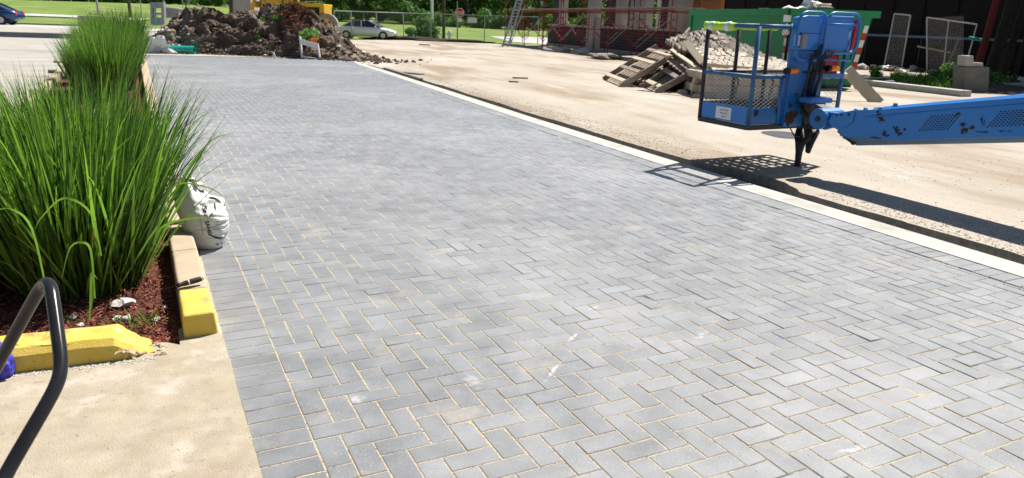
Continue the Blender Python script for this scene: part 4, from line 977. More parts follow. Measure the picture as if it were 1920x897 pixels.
# dark vine and trunk
shrub('climbing_vine', 'dark leafy vine climbing beside the upright chain-link panel', 'vine', Vector((PL(1733, 60, D0+dn*1.2, dn).x, PL(1733, 60, D0+dn*1.2, dn).y, 0)), .01, .1, 4, 200, None, .02) if False else None
t = thing('climbing_vine', 'dark leafy vine hanging in front of the black building by the chain-link panel', 'vine', G(1733, 128)); q = G(1733, 130)
b = MB(); b.tube([q, q+Vector((.1, 0, 1)), q+Vector((-.05, 0, 2)), q+Vector((.05, 0, 3.6))], .04, 6); b.build('stem', m_bark, t)
b = MB(); leafmass(b, [(q+Vector((R.gauss(0, .14), R.gauss(0, .15), z)), .26) for z in (1.1, 1.35, 1.6, 1.9, 2.2, 2.5, 2.8, 3.1, 3.4)], 900, .07, 201); b.build('foliage', m_leaf, t)
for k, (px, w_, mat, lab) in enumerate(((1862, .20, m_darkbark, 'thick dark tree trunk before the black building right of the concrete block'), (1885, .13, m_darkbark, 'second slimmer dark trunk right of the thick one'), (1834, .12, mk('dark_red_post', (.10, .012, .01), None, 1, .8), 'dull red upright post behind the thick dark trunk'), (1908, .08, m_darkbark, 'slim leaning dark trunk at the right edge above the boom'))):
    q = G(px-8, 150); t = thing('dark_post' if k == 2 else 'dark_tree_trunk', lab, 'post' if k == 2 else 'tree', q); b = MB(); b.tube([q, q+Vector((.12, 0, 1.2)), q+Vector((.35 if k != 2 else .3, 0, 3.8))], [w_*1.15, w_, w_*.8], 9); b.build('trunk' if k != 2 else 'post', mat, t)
    if k != 2:
        b = MB(); cq = random.Random(k+400); leafmass(b, [(q+Vector((cq.gauss(.3, 1.7), cq.gauss(0, 1.5), cq.uniform(5.4, 8.0))), cq.uniform(.7, 1.2)) for _ in range(18)], 7000, .16, 410+k); b.build('crown', m_leaf, t)
        b = MB(); b.tube([q+Vector((.35, 0, 3.8)), q+Vector((.5, 0, 6.5))], [w_*.8, w_*.4], 7); b.build('upper_trunk', mat, t)
# chain link panels
def panel(pts, Y0, Y1, name, label, grp, braces=()):
    (a, c, d, e) = pts            # bottom left, top left, top right, bottom right
    A = G(*a); A = Vector((A.x, A.y, .02)) if Y0 is None else AT(*a, Y0); E = AT(*e, Y1); Cc = AT(*c, A.y); Dd = AT(*d, E.y)
    t = thing(name, label, 'fence panel', (A+E)/2, 0, grp)
    for nm, p, q in (('frame_post', A, Cc), ('frame_post', E, Dd), ('frame_rail', Cc, Dd), ('frame_rail', A, E)):
        b = MB(); b.tube([p, q], .026, 6); b.build(nm, m_galv, t)
    for (x, y0, y1) in braces:
        p = A.lerp(E, x); q = Cc.lerp(Dd, x); b = MB(); b.tube([p.lerp(q, y0), p.lerp(q, y1)], .02, 6); b.build('middle_post', m_galv, t)
    b = MB(); up = (Cc-A).normalized(); meshpanel(b, A, Vector((E.x, E.y, E.z)), (Cc-A).length-.05, .09, .0022, up, .02); b.build('wire_mesh', m_galv, t)
Yf = G(1660, 132).y
panel(((1657, 128), (1677, 26), (1707, 29), (1690, 131)), Yf, Yf-.6, 'chain_link_barrier', 'narrow upright chain-link panel beside the dark leafy vine', 'loose chain-link panels')
panel(((1738, 140), (1738, 33), (1832, 46), (1806, 142)), Yf-1.5, Yf-3.2, 'chain_link_barrier', 'wide leaning chain-link panel with a slanted mesh front', 'loose chain-link panels', ((.45, 0, 1),))
for pts, r, mat, lab in ((((1720, 87), (1783, 99)), .035, m_plank, 'pale cross bar lying against the wide chain-link panel'), (((1800, 68), (1761, 160)), .03, m_plank, 'thin brown stick leaning on the wide chain-link panel')):
    b = MB(); Y = Yf-3.0 if r > .034 else Yf-4.2; b.tube([AT(*pts[0], Y+.4), AT(*pts[1], Y)], r, 6); tag(b.build('leaning_stick', mat), lab, 'stick', kind='thing')
b = MB(); b.tube([AT(1817, 71, Yf-4), AT(1853, 78, Yf-4)], .05, 8); tag(b.build('teal_pipe_piece', m_teal), 'short teal pipe piece fixed across the pipes right of the wide panel', 'pipe', kind='thing')
q = G(1838, 176); q = Vector((q.x, q.y, 0)); Y = q.y
t = thing('concrete_block', 'grey concrete block with a pale stepped cap before the black building', 'concrete block', q)
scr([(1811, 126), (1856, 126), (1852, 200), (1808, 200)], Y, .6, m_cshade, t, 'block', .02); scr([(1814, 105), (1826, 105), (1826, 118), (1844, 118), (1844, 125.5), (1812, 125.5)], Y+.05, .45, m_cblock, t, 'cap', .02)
# old kerb and grass strip
def gribbon(name, label, cat, A, B_, w_, h, mat, kind='structure', rough=.03):
    A, B_ = G(*A), G(*B_); b = MB(); d = (B_-A).normalized(); n = Vector((-d.y, d.x, 0)); L_ = (B_-A).length; m = 24
    P = [A+d*(L_*i/m)+n*rough*noise.noise(Vector((i*.7, 1, 2))) for i in range(m+1)]; o = ribbon(name, P, [p+n*(w_+rough*2*noise.noise(Vector((i*.9, 5, 2)))) for i, p in enumerate(P)], h, -.1, mat)
    o['kind'] = kind
    if kind == 'thing': tag(o, label, cat)
    return o
gribbon('old_kerb', 'old pale concrete kerb in front of the green strip on the right', 'kerb', (1600, 160), (1800, 184), .35, .17, m_cblock, 'thing')
gribbon('soil_strip', '', '', (1590, 152), (1960, 186), 3.6, .05, m_soild)
b = MB()
for i in range(2600):
    px = R.uniform(1670, 1780); q = G(px, 146+ (px-1670)*.12+R.gauss(3, 4)); 
    blades(b, 1, .02, (.10, .22), .5, .6, .02, i, base=(q.x, q.y, .05), segs=3)
tag(b.build('grass', m_blade), 'bright green grass strip behind the old pale kerb on the right', 'grass', kind='stuff')
# rubbish
for k, (px, py, sz, mat, lab) in enumerate(((1660, 133, (.32, .2, .15), m_clear, 'white crumpled bag lying in front of the narrow chain-link panel'), (1690, 139, (.45, .16, .10), m_clear, 'flattened grey plastic lying right of the crumpled bag'), (1645, 128, (.25, .15, .08), m_purple, 'small grey-blue plastic beside the dumpster end'), (1665, 163, (.3, .12, .08), m_bluel, 'blue scrap lying on the old kerb'))):
    lump('litter_bag', lab, 'litter', G(px, py), sz, 220+k, mat, 'litter by the dumpster', k, .8)

for k in range(16):
    px = 1600+k*21+R.uniform(-6, 6); py = 126+(px-1600)*.085+R.uniform(-1, 5)
    lump('debris', f"{('reddish', 'grey', 'dark', 'pale')[k % 4]} debris lump, number {('one','two','three','four','five','six','seven','eight','nine','ten','eleven','twelve','thirteen','fourteen','fifteen','sixteen')[k]} counted from the dumpster along the black wall", 'debris', G(px, py), (R.uniform(.15, .45), R.uniform(.1, .3), R.uniform(.06, .16)), 600+k, (m_chip, m_cblock, m_soild, m_rock)[k % 4], 'debris along the black building', R.random()*3, .7, 2)
for k, (px, py, r, h) in enumerate(((1640, 146, .35, .3), (1745, 152, .4, .35), (1790, 158, .5, .55), (1772, 148, .4, .5), (1870, 160, .5, .4))):
    shrub('wall_weed', ('dark weed clump beside the blue scrap', 'low weed in the grass strip', 'leafy weed left of the stepped concrete block', 'weed under the wide chain-link panel', 'weed right of the stepped concrete block')[k], 'weed', G(px, py), r, h, 420, 640+k, 'weeds along the black building', .05)
# ------------------------------------------------------------------ dumpster
C0 = G(1466, 167); C1 = G(1600, 170); C1 = Vector((C1.x, C0.y+.35, 0)); Lf = AT(1294, 22, 1)
LY = C0.y+5.6; Cl = AT(1294, 60, LY); Cl = Vector((Cl.x, LY, 0))
HT = AT(1466, 18.5, C0.y).z
Cb = C1+(Cl-C0)
t = thing('dumpster', 'large green roll-off dumpster with red and white corner stripes', 'dumpster', (C0+Cb)/2)
e1 = (Cl-C0); e2 = (C1-C0); up = Vector((0, 0, HT)); d1 = e1.normalized(); d2 = e2.normalized()
def wallp(o, v, u, th, nm, z0=.12):
    b = MB(); b.pbox(o+Vector((0, 0, z0)), v, th, Vector((0, 0, HT-z0))); return b.build(nm, m_green, t)
wallp(C0, e1, 0, d2*.06, 'long_side'); wallp(C1-d2*.06, e1, 0, d2*.06, 'long_side'); wallp(Cl, e2, 0, -d1*.06, 'end_wall')
# end facing the camera flares out to the top on its right
fl = d2*.34
b = MB(); b.prism([C0+Vector((0, 0, .12)), C1+Vector((0, 0, .12)), C1+fl+up, C0+up], d1*.06); b.build('front_wall', m_green, t)
b = MB(); b.prism([C1+Vector((0, 0, .12)), C1+fl+up, C1+fl+up+d1*3, C1+d1*3+Vector((0, 0, .12))], -d2*.04); b.build('flared_side', m_green, t)
b = MB(); b.pbox(C0+Vector((0, 0, .06)), e1, e2, (0, 0, .06)); b.build('floor', m_dk, t)
for a, v, th in ((C0-d2*.07-d1*.07, e1+d1*.14, d2*.16), (C0-d1*.075-d2*.07, e2+fl+d2*.2, d1*.14), (C1+fl-d2*.08-d1*.07, e1+d1*.14, d2*.16)):
    b = MB(); b.pbox(a+Vector((0, 0, HT-.13)), v, th, (0, 0, .17)); b.build('top_rim', m_green, t)
for f in (0.015, .985):
    b = MB(); o = C0+e1*f-d2*.05; b.pbox(o+Vector((0, 0, .12)), d1*.12, d2*.05, (0, 0, HT-.26)); b.build('rib', m_green, t)
b = MB(); o = C0-d1*.05; b.pbox(o+Vector((0, 0, .12)), -d1*.03+d1*.08, d2*.10, (0, 0, HT-.26)); b.build('rib', m_green, t)
# stripes
def stripes(o, wv, nrm, slant=Vector((0, 0, 0)), z0=.35, z1=1.6, n=7):
    for k in range(n):
        za = z0+(z1-z0)*k/n; zb = z0+(z1-z0)*(k+1)/n; b = MB()
        b.prism([o+slant*(za/HT)+Vector((0, 0, za)), o+slant*(za/HT)+wv+Vector((0, 0, za)), o+slant*(zb/HT)+wv+Vector((0, 0, zb)), o+slant*(zb/HT)+Vector((0, 0, zb))], nrm*.004)
        b.build('reflective_stripe', m_redf if k % 2 else m_label, t)
stripes(C0-d1*.054, d2*.09, -d1); stripes(C0-d2*.054+d1*.0, d1*.09, -d2); stripes(C1-d2*.16, d2*.12, -d1, fl)
def sticker(o, u, v, w_, h, nrm, mat, nm='sticker'):
    b = MB(); b.pbox(o, u*w_, nrm*.006, v*h); return b.build(nm, mat, t)
Z = Vector((0, 0, 1)); OL = C0-d2*.004
def LS(px, py): return PL(px, py, C0, -d2)
def FS(px, py): return PL(px, py, C0, -d1)
p = LS(1304, 36); sticker(p-d2*.002, -d1, Z, .42, .20, -d2, m_label); p = LS(1449, 38); sticker(p, -d1, Z, .34, .15, -d2, m_label)
p = LS(1353, 25.5)-d2*.085; sticker(p, -d1, Z, .75, .12, -d2, m_decal)
b = MB(); put_text(b, 'CAUTION', .10, p-d1*.38-d2*.008+Z*.03, -d1, Z, .002); b.build('lettering', m_dk, t)
b = MB(); put_text(b, '020', .26, LS(1377, 59)-d2*.006, -d1, Z, .012); b.build('number', m_label, t)
b = MB(); put_text(b, '800 000', .15, LS(1437, 23.5)-d2*.085, -d1, Z, .008); b.build('number', m_label, t)
b = MB(); put_text(b, '000', .17, FS(1474.5, 66)-d1*.004, d2, Z, .008); b.build('number', m_label, t)
for a, c, w_, h in ((1468, 41, .24, .16), (1612, 53, .22, .24), (1606, 80, .18, .30)): sticker(FS(a, c)-d1*.002, d2, Z, w_, h, -d1, m_label)
# bags on top
lump('rubbish_bag', 'pale bulging sack on top of the dumpster load, left', 'sack', AT(1487, 20, C0.y+1.0)-Vector((0, 0, .12)), (.30, .3, .15), 230, m_bag, 'sacks heaped in the dumpster', 0, .5)
lump('rubbish_bag', 'white crumpled translucent bag in the middle of the heap in the dumpster', 'sack', AT(1516, 12, C0.y+1.1)-Vector((0, 0, .14)), (.15, .2, .24), 231, m_clear, 'sacks heaped in the dumpster', 1, .9)
lump('rubbish_bag', 'brownish sack sloping down on the right of the heap in the dumpster', 'sack', AT(1541, 17, C0.y+1.0)-Vector((0, 0, .10)), (.32, .3, .15), 232, m_plank, 'sacks heaped in the dumpster', 0, .6)
lump('dumpster_fill', 'rubble filling the dumpster up to its rim', 'rubble', (C0+Cb)/2+Vector((0, 0, HT*.4)), (.9, 2.4, .5), 233, m_soild, None, atan2(d1.y, d1.x)-pi/2, .3)
# leaning board
t = thing('leaning_board', 'long pale worn board leaning from the dumpster to the ground', 'board', G(1648, 192))
A = G(1648, 195); Bt = AT(1588, 131, A.y+.4); d = (A-Bt).normalized()
b = MB(); n = 14; vs = []; wv = d.cross(Vector((0, -1, .2))).normalized()
if wv.z > 0: wv = -wv
for i in range(n+1):
    c = Bt.lerp(A, i/n); h0 = .13+.02*noise.noise(Vector((i*.6, 0, 0))); e = .02*noise.noise(Vector((i*.9, 4, 0)))
    for sgn, th in ((-1, 0), (1, 0), (1, 1), (-1, 1)): vs.append(c+wv*(sgn*h0+e)+Vector((0, .05*th, 0)))
fs = []
for i in range(n):
    for k in range(4): k2 = (k+1) % 4; fs.append((4*i+k, 4*i+k2, 4*i+4+k2, 4*i+4+k))
fs += [(0, 1, 2, 3), (4*n+3, 4*n+2, 4*n+1, 4*n)]; b.add(vs, fs); b.build('board', m_woodl, t)

# ------------------------------------------------------------------ stacked bricks behind the basket
q0 = G(1312, 186); q1 = G(1500, 190); fd = (q1-q0).normalized(); fb_ = Vector((-fd.y, fd.x, 0))
if fb_.y < 0: fb_ = -fb_
WS = (q1-q0).length+.2
def pallet(o, u, v, Lx, Ly, z, name, label, grp, mat=m_woodl):
    t = thing(name, label, 'pallet', (o.x, o.y, z), 0, grp); o = Vector((o.x, o.y, z))
    for k in range(3): b = MB(); b.pbox(o+v*(Ly-.1)*k/2, u*Lx, v*.1, Z*.10); b.build('stringer', mat, t, bevel=.004)
    for k in range(7): b = MB(); b.pbox(o+u*(Lx-.1)*k/6+Z*.101, u*.1, v*Ly, Z*.022); b.build('deck_board', mat, t, bevel=.003)
    return t
for k in range(2):
    for j in range(3):
        pallet(q0+fd*(j*.78+.05*k)+fb_*(.04*j), fd, fb_, .72, 1.2, .02+k*.27, 'wooden_pallet', f"{('lower', 'upper')[k]} pallet under the bricks, {('left', 'middle', 'right')[j]} of its row", 'pallets carrying the bricks')
        t = None
bs_ = MB(); bt_ = MB()
for k in range(2):
    for j in range(3):
        for a in range(6):
            for c in range(5):
                o = q0+fd*(j*.78+.02+a*.118)+fb_*(.02+c*.235)+Z*(.02+k*.27+.124)
                bt_.pbox(o+Vector((0, 0, 0)), fd*.112, fb_*.225, Z*.135, tint=R.random()+.001)
tag(bt_.build('brick_layer', m_cobt), 'tan dusty bricks packed on the low pallets behind the lift basket', 'bricks', kind='stuff')
# sloped heap of reclaimed bricks
def heapz(u, v):   # u along, v back
    px = 1310+190*u/WS
    top = lerp_tab([(-1.6, .6), (-1.0, .85), (-.2, .95), (.3, 1.15), (1.1, 1.36), (1.6, 1.15), (2.0, .95), (2.4, .78), (3, .5)], u)
    z = .56+(top-.56)*min(1, max(0, (v-.5)/2.3))**.9
    return z
bt_ = MB()
for r_ in range(27):
    v = .02+r_*.115
    for c in range(1 if v > 1.9 else 3, 27):
        u = c*.118+(r_ % 2)*.05+R.gauss(0, .01)
        if u < -.05 and v < 1.5-u*.5: continue
        z = heapz(u, v)+R.gauss(0, .016 if v > 1.2 else .007)
        M = Matrix.Rotation(atan2(fd.y, fd.x)+R.gauss(0, .20 if v > 1.2 else .04), 3, 'Z') @ Matrix.Rotation(.40+R.gauss(0, .14 if v > 1.2 else .05), 3, 'X')
        mb = bt_ if (v < 1.5+.25*noise.noise(Vector((u, 1, 0)))*2) and u > -.1 else bs_
        mb.box(q0+fd*u+fb_*v+Z*z, (.105, .20 if v > 1.2 else .118, .10), M, tint=R.random()+.001)
o1 = bs_.build('brick_heap', m_cob); tag(o1, 'sloping heap of grey brown reclaimed bricks between the basket and the dumpster', 'bricks', kind='stuff')
o2 = bt_.build('dusty_bricks', m_cobt); tag(o2, 'dust covered pale bricks on the lower front of the heap', 'bricks', kind='stuff')
b = MB(); b.prism([q0+fb_*1.3, q0+fb_*3.0, q0+fb_*3.0+Z*.75, q0+fb_*1.3+Z*.45], fd*(WS)); tag(b.build('heap_core', m_soild), 'earthy core under the reclaimed bricks', 'rubble', kind='stuff')
# rails and lumber lying across
for k, (a, c, dz, w_) in enumerate((((1320, 121), (1500, 137), .2, .07), ((1300, 152), (1345, 160), 0, .12), ((1296, 163), (1335, 172), -.1, .12))):
    b = MB(); b.beam(AT(*a, q0.y+.3+dz), AT(*c, q0.y+.5+dz), .09, w_); tag(b.build('lumber', m_woodl, bevel=.005), ('long brown plank lying across the front of the brick heap', 'pale timber end left of the brick heap, upper one', 'pale timber end left of the brick heap, lower one')[k], 'lumber', 'lumber by the brick heap', 'thing')

# ------------------------------------------------------------------ leaning weathered wooden frames
def wframe(P, name, label, cleats=4, nb=7, th=.10, ext=0):
    A, B_, C_, D_ = P    # bottom left, bottom right, top right, top left
    t = thing(name, label, 'pallet', A, 0, 'weathered wooden frames leaning on the heap')
    nrm = (B_-A).cross(D_-A).normalized()
    if nrm.z < 0: nrm = -nrm
    for p, q in ((A, D_), (B_, C_)): b = MB(); b.beam(p+nrm*.05, q+nrm*.05, .055, .13, nrm, tint=R.random()*.6+.001); b.build('side_rail', m_wood, t, bevel=.006)
    for k in range(nb):
        f = (k+.7)/(nb+.4); b = MB(); b.beam(A.lerp(B_, f)-nrm*.03, D_.lerp(C_, f)-nrm*.03, (B_-A).length/nb*.78, .022, nrm, tint=R.random()+.001); b.build('board', m_wood, t, bevel=.002)
    for k in range(cleats):
        f = (k+.35)/cleats; p, q = A.lerp(D_, f), B_.lerp(C_, f); b = MB(); b.beam(p+nrm*.115, q+nrm*.115, .10, .035, nrm, tint=.9); b.build('cleat', m_woodl if k % 2 == 0 else m_wood, t, bevel=.003)
    return t
A = G(1133, 152); B_ = G(1165, 166); D_ = AT(1234, 90, A.y+.45); C_ = AT(1277, 100, B_.y+.55); wframe((A, B_, C_, D_), 'weathered_pallet', 'leftmost weathered wooden frame leaning up from the gravel')
A = G(1207, 167); B_ = G(1232, 177); D_ = AT(1300, 102, A.y+.5); C_ = AT(1326, 126, B_.y+.45); wframe((A, B_, C_, D_), 'weathered_pallet', 'middle weathered frame with a bent lower rail, nearer the lift basket', 3, 5)
A = G(1172, 160); B_ = G(1205, 169); D_ = AT(1284, 92, A.y+.8)-Z*.05; C_ = AT(1312, 104, B_.y+.8)-Z*.12; wframe((A+Vector((0, .35, 0)), B_+Vector((0, .3, 0)), C_+Vector((0, .4, -.1)), D_+Vector((0, .4, -.1))), 'weathered_pallet', 'darker frame lying in the shade under the two front ones', 3, 6)
A = AT(1250, 112, 17.8); B_ = AT(1306, 156, 16.6); D_ = AT(1292, 60, 19.4); C_ = AT(1352, 84, 18.0); wframe((A, B_, C_, D_), 'weathered_pallet', 'grey slatted frame lying back on the heap at its left end', 2, 9)
b = MB(); b.beam(AT(1285, 78, 17.0), AT(1318, 118, 16.4), .16, .03, (0, -1, .3)); tag(b.build('loose_plank', m_woodl, bevel=.004), 'short pale plank crossing over the leaning wooden frames', 'plank', 'loose planks on the wooden frames', 'thing')
b = MB(); b.beam(AT(1228, 98, 17.6), AT(1256, 106, 17.3), .22, .05, (0, 0, 1)); tag(b.build('loose_plank', m_woodl, bevel=.004), 'pale flat board lying on top of the leftmost frame', 'plank', 'loose planks on the wooden frames', 'thing')
for k, (a, c) in enumerate(((1280, 178), (1308, 186))):
    lump('timber_offcut', ('pale timber offcut lying between frames and brick heap', 'pale stone chunk at the left foot of the brick heap')[k], 'offcut', G(a, c), (.14, .10, .08), 240+k, m_woodl, 'offcuts at the foot of the heap', k, .4, 2)
# ------------------------------------------------------------------ boom lift: basket
BZ = .48; BA = W(3.23, 5.405, BZ); uu = px_.copy(); vv = ax.copy()
def BP(x, y, z): q = BA+uu*x+vv*y; return Vector((q.x, q.y, BZ+z))
def bp(px, py, y=0):
    q = PL(px, py, BA+vv*y, vv); d = q-BA; return d.dot(uu), q.z-BZ
BL, BD_, BH = 1.28, .76, 1.02
lift = thing('lift_basket', 'blue boom lift work platform with mesh sides and blue control box', 'lift basket', (BA.x, BA.y, BZ))
def lt(pts, r, nm, mat, n=8, par=lift, closed=False):
    b = MB(); b.tube(pts, r, n, closed=closed); return b.build(nm, mat, par, smooth=True)
def lb(x0, x1, y0, y1, z0, z1, nm, mat, bev=.004, par=lift):
    b = MB(); b.pbox(BP(x0, y0, z0), uu*(x1-x0), vv*(y1-y0), Z*(z1-z0)); return b.build(nm, mat, par, bevel=bev)
# base frame, floor bars
for p, q in ((BP(0, 0, 0), BP(0, BD_, 0)), (BP(0, 0, 0), BP(BL, 0, 0)), (BP(BL, 0, 0), BP(BL, BD_, 0)), (BP(0, BD_, 0), BP(BL, BD_, 0))):
    b = MB(); b.beam(p, q, .05, .05); b.build('base_beam', m_dk, lift, bevel=.004)
b = MB()
for k in range(1, 9): b.beam(BP(BL*k/9, .02, 0), BP(BL*k/9, BD_-.02, 0), .05 if k > 4 else .11, .02)
for k in range(1, 6): b.beam(BP(.02, BD_*k/6, 0.006), BP(BL-.02, BD_*k/6, 0.006), .045, .02)
b.build('floor_grating', m_dk, lift)
# posts
for x, y, m in ((0, 0, m_bluep), (0, BD_, m_dk), (BL, 0, m_bluep), (BL, BD_, m_bluep)): lt([BP(x, y, 0), BP(x, y, BH)], .024, 'corner_post', m)
for x in (.44, .90): lt([BP(x, BD_, 0), BP(x, BD_, BH)], .022, 'post', m_dk)
lt([BP(0, BD_*.5, 0), BP(0, BD_*.5, BH)], .018, 'post', m_dk) if False else None
lt([BP(.40, 0, 0), BP(.40, 0, .54)], .022, 'post', m_blue)
# rails
for z, nm in ((BH, 'top_rail'), (.52, 'mid_rail')):
    lt([BP(0, BD_, z), BP(0, 0, z)], .022, nm, m_bluep); lt([BP(0, BD_, z), BP(BL, BD_, z)], .020, nm, m_dk); lt([BP(BL, 0, z), BP(BL, BD_, z)], .022, nm, m_bluep)
lt([BP(0, 0, BH), BP(.50, 0, BH)], .022, 'top_rail', m_bluep); lt([BP(0, 0, .52), BP(.42, 0, .52)], .022, 'mid_rail', m_bluep)
# gussets at the corner post
for z in (BH-.02, .56):
    b = MB(); b.prism([BP(0, 0, z-.10), BP(0, .05, z), BP(0, -.0, z+.0)], uu*.01); 
# toe boards
for a, c in (((.0, .03), (.0, BD_-.03)),):
    b = MB(); b.pbox(BP(-.006, .03, .03), uu*.008, vv*(BD_-.06), Z*.17); b.build('toe_board', m_blueb, lift)
b = MB(); b.pbox(BP(.03, -.004, .03), uu*(.40), vv*.008, Z*.17); b.build('toe_board', m_blue, lift)
b = MB(); b.pbox(BP(.03, BD_-.004, .03), uu*(BL-.06), vv*.008, Z*.17); b.build('toe_board', m_dk, lift)
# expanded mesh panels
def mesh2(o, a, c, nm, sp=.045, r=.0017, mat=None):
    b = MB(); o = Vector(o); L1_, L2_ = a.length, c.length; ua, uc = a.normalized(), c.normalized(); n = ua.cross(uc)
    k = -L2_*1.7
    while k < L1_:
        for sg in (0, 1):
            x0, x1 = k, k+L2_*1.7; y0, y1 = 0, L2_
            if x0 < 0: y0 = -x0/1.7; x0 = 0
            if x1 > L1_: y1 = L2_-(x1-L1_)/1.7; x1 = L1_
            if x1 > x0 and y1 > y0:
                X0, X1 = (L1_-x0, L1_-x1) if sg else (x0, x1)
                p, q = o+ua*X0+uc*y0, o+ua*X1+uc*y1; b.tube([p, q], r, 3, caps=False)
        k += sp*1.5
    b.build(nm, mat or m_bluel, lift)
mesh2(BP(0, .03, .20), vv*(BD_-.06), Z*.31, 'mesh_panel', mat=m_mesh); mesh2(BP(.03, 0, .20), uu*.36, Z*.31, 'mesh_panel', mat=m_mesh)
mesh2(BP(.03, BD_, .20), uu*(BL-.06), Z*.31, 'mesh_panel', mat=m_dk)
x0, z0 = bp(1542, 195); x1, z1 = bp(1566, 150); mesh2(BP(x0, 0, .10), uu*(BL-.05-x0), Z*.38, 'mesh_panel', mat=m_plank)
# decal on the left toe board
c = PL(1356, 206, BP(-.007, 0, 0), uu); 
b = MB(); cy = (c-BA).dot(vv); b.pbox(BP(-.011, cy+.11, .045), uu*.003, -vv*.24, Z*.13); o = b.build('decal', m_label, lift)
b = MB(); 
for k, tx in enumerate(('TOUJOURS', 'RATED LOAD', '500 LB')): put_text(b, ('KEEP CLEAR', 'MAX LOAD', '500 LB')[k], .022, BP(-.0125, cy-.02, .135-k*.034), -vv, Z, .0006)
PM[o.name] = PM[lift.name]; b.build('lettering', m_greytext, o)
# lime sleeve on the rail
def sleeve(P, r, nm, par):
    b = MB(); n = 26; pts = [P[0].lerp(P[1], i/n)+Vector((0, 0, .006*noise.noise(Vector((i*.5, 0, 0)))-.012)) for i in range(n+1)]
    rr = [r*(1+.25*noise.noise(Vector((i*.45, 3, 0)))) for i in range(n+1)]; rr[0] = rr[1]*1.15; b.tube(pts, rr, 12); return b.build(nm, m_hiv, par, smooth=True)
t = thing('rail_sleeve', 'lime green padded sleeve with silver bands wrapped over the basket rail', 'sleeve', BP(0, BD_, BH))
sleeve((BP(-.0, BD_+.03, BH+.0), BP(0, .34, BH)), .042, 'sleeve', t)
sleeve((BP(0.02, BD_, BH), BP(1.0, BD_, BH)), .034, 'back_sleeve', t)
for y in (.70, .44):
    lt([BP(0, y+.035, BH-.012), BP(0, y-.035, BH-.012)], .0475, 'silver_band', m_silv, 12, t)
# rusty rotator plate and mechanism
xa, _ = bp(1468, 190); xb, _ = bp(1503, 190)
lb(xa, xb, -.05, .02, .0, .56, 'rotator_plate', m_blue, .006)
b = MB(); b.pbox(BP(xa, -.051, .0), uu*(xb-xa)*.8, vv*-.004, Z*.13)
for k in range(14):
    x = xa+(xb-xa)*R.random(); z = .05+abs(R.gauss(0, .10)); b2 = MB()
pts = []
for k in range(16): a = k/16*2*pi; pts.append(BP(xa+.07+(.07+.02*sin(k*3.1))*cos(a), -.054, .09+(.07+.03*sin(k*2.3))*sin(a)))
b = MB(); b.prism(pts, -vv*.002); b.build('rust_patch', m_rust, lift)
for x_, z_, s_ in ((xa+.15, .13, .03), (xa+.06, .22, .022), (.09, .15, .03), (.38, .17, .025), (xa+.12, .34, .012)):
    pts = [BP(x_+s_*(1+.35*sin(k*2.7))*cos(k/12*6.28), -.0545 if x_ > .4 else -.007, z_+s_*1.3*(1+.35*sin(k*1.9+x_))*sin(k/12*6.28)) for k in range(12)]
    b = MB(); b.prism(pts, -vv*.002); b.build('rust_patch', m_rust, lift)
lb(xb+.005, xb+.16, -.10, .06, -.02, .58, 'mast', m_dk, .01)
xs_, zs_ = bp(1513, 160, -.12); lb(xb+.02, xb+.10, -.13, -.101, .22, .55, 'mast_cover', m_blue, .008)
# front cross channel at mid rail height
x2, _ = bp(1585, 150)
lb(xa-.02, BL, -.035, .035,   .50, .55, 'cross_channel', m_blue, .004)
lb(xa+.0, x2-.08, -.06, -.0, .62, .86, 'cable_tray', m_blue, .008) if False else None
# left hoop with cover panel
hx0, hz0 = bp(1486, 113, -.10); hx1, hz1 = bp(1535, 113, -.10); _, ht = bp(1510, 23, -.10)
def hoop(x0, x1, z0, z1, y, r, nm, mat, cr=.09, par=lift):
    P = []
    for (cx, cz, a0) in ((x1-cr, z1-cr, 0), (x0+cr, z1-cr, 90), (x0+cr, z0+cr, 180), (x1-cr, z0+cr, 270)):
        for k in range(5): a = radians(a0+k*22.5); P.append(BP(cx+cr*cos(a), y, cz+cr*sin(a)))
    return lt(P, r, nm, mat, 8, par, True)
hoop(hx0, hx1+.02, hz0, ht, -.12, .017, 'hoop_guard', m_blue, .10)
_, pz = bp(1500, 94, -.10)
b = MB(); x0_, x1_ = hx0+.02, hx1; zt_ = ht-.03
b.prism([BP(x0_, -.09, pz), BP(x1_, -.09, pz), BP(x1_, -.09, zt_-.09), BP(x1_-.06, -.09, zt_), BP(x0_+.13, -.09, zt_), BP(x0_+.01, -.09, pz+.32)], vv*.09); b.build('control_cover', m_blueb, lift, bevel=.008)
_, pz2 = bp(1500, 63, -.10); b = MB(); b.pbox(BP(x0_+.01, -.094, pz2), uu*(x1_-x0_-.02), vv*.004, Z*.006); b.build('cover_seam', m_blk, lift)
lx, lz = bp(1488.5, 86, -.094); lb(lx, lx+.085, -.097, -.091, lz, lz+.105, 'label_plate', m_label, .0)
lx2, _ = bp(1499, 86, -.1); lb(lx2, lx2+.075, -.13, -.091, lz-.025, lz+.125, 'grey_box', m_grey, .012)
lb(x0_+.01, x1_-.02, -.05, -.0, .58, pz-.004, 'lower_cover', m_blue, .006)
# orange lights
for k, (px, py) in enumerate(((1485, 133.5), (1562, 128.5))):
    x, z = bp(px, py, -.08); b = MB(); b.tube([BP(x-.07, -.09, z), BP(x-.055, -.09, z), BP(x+.055, -.09, z), BP(x+.07, -.09, z)], [.022, .031, .031, .022], 12)
    o = b.build('amber_light', m_orange, lift, smooth=True); PM[o.name] = PM[lift.name]; b = MB(); b.tube([BP(x-.10, -.09, z), BP(x-.06, -.09, z)], .036, 10); b.build('socket', m_blk, o)
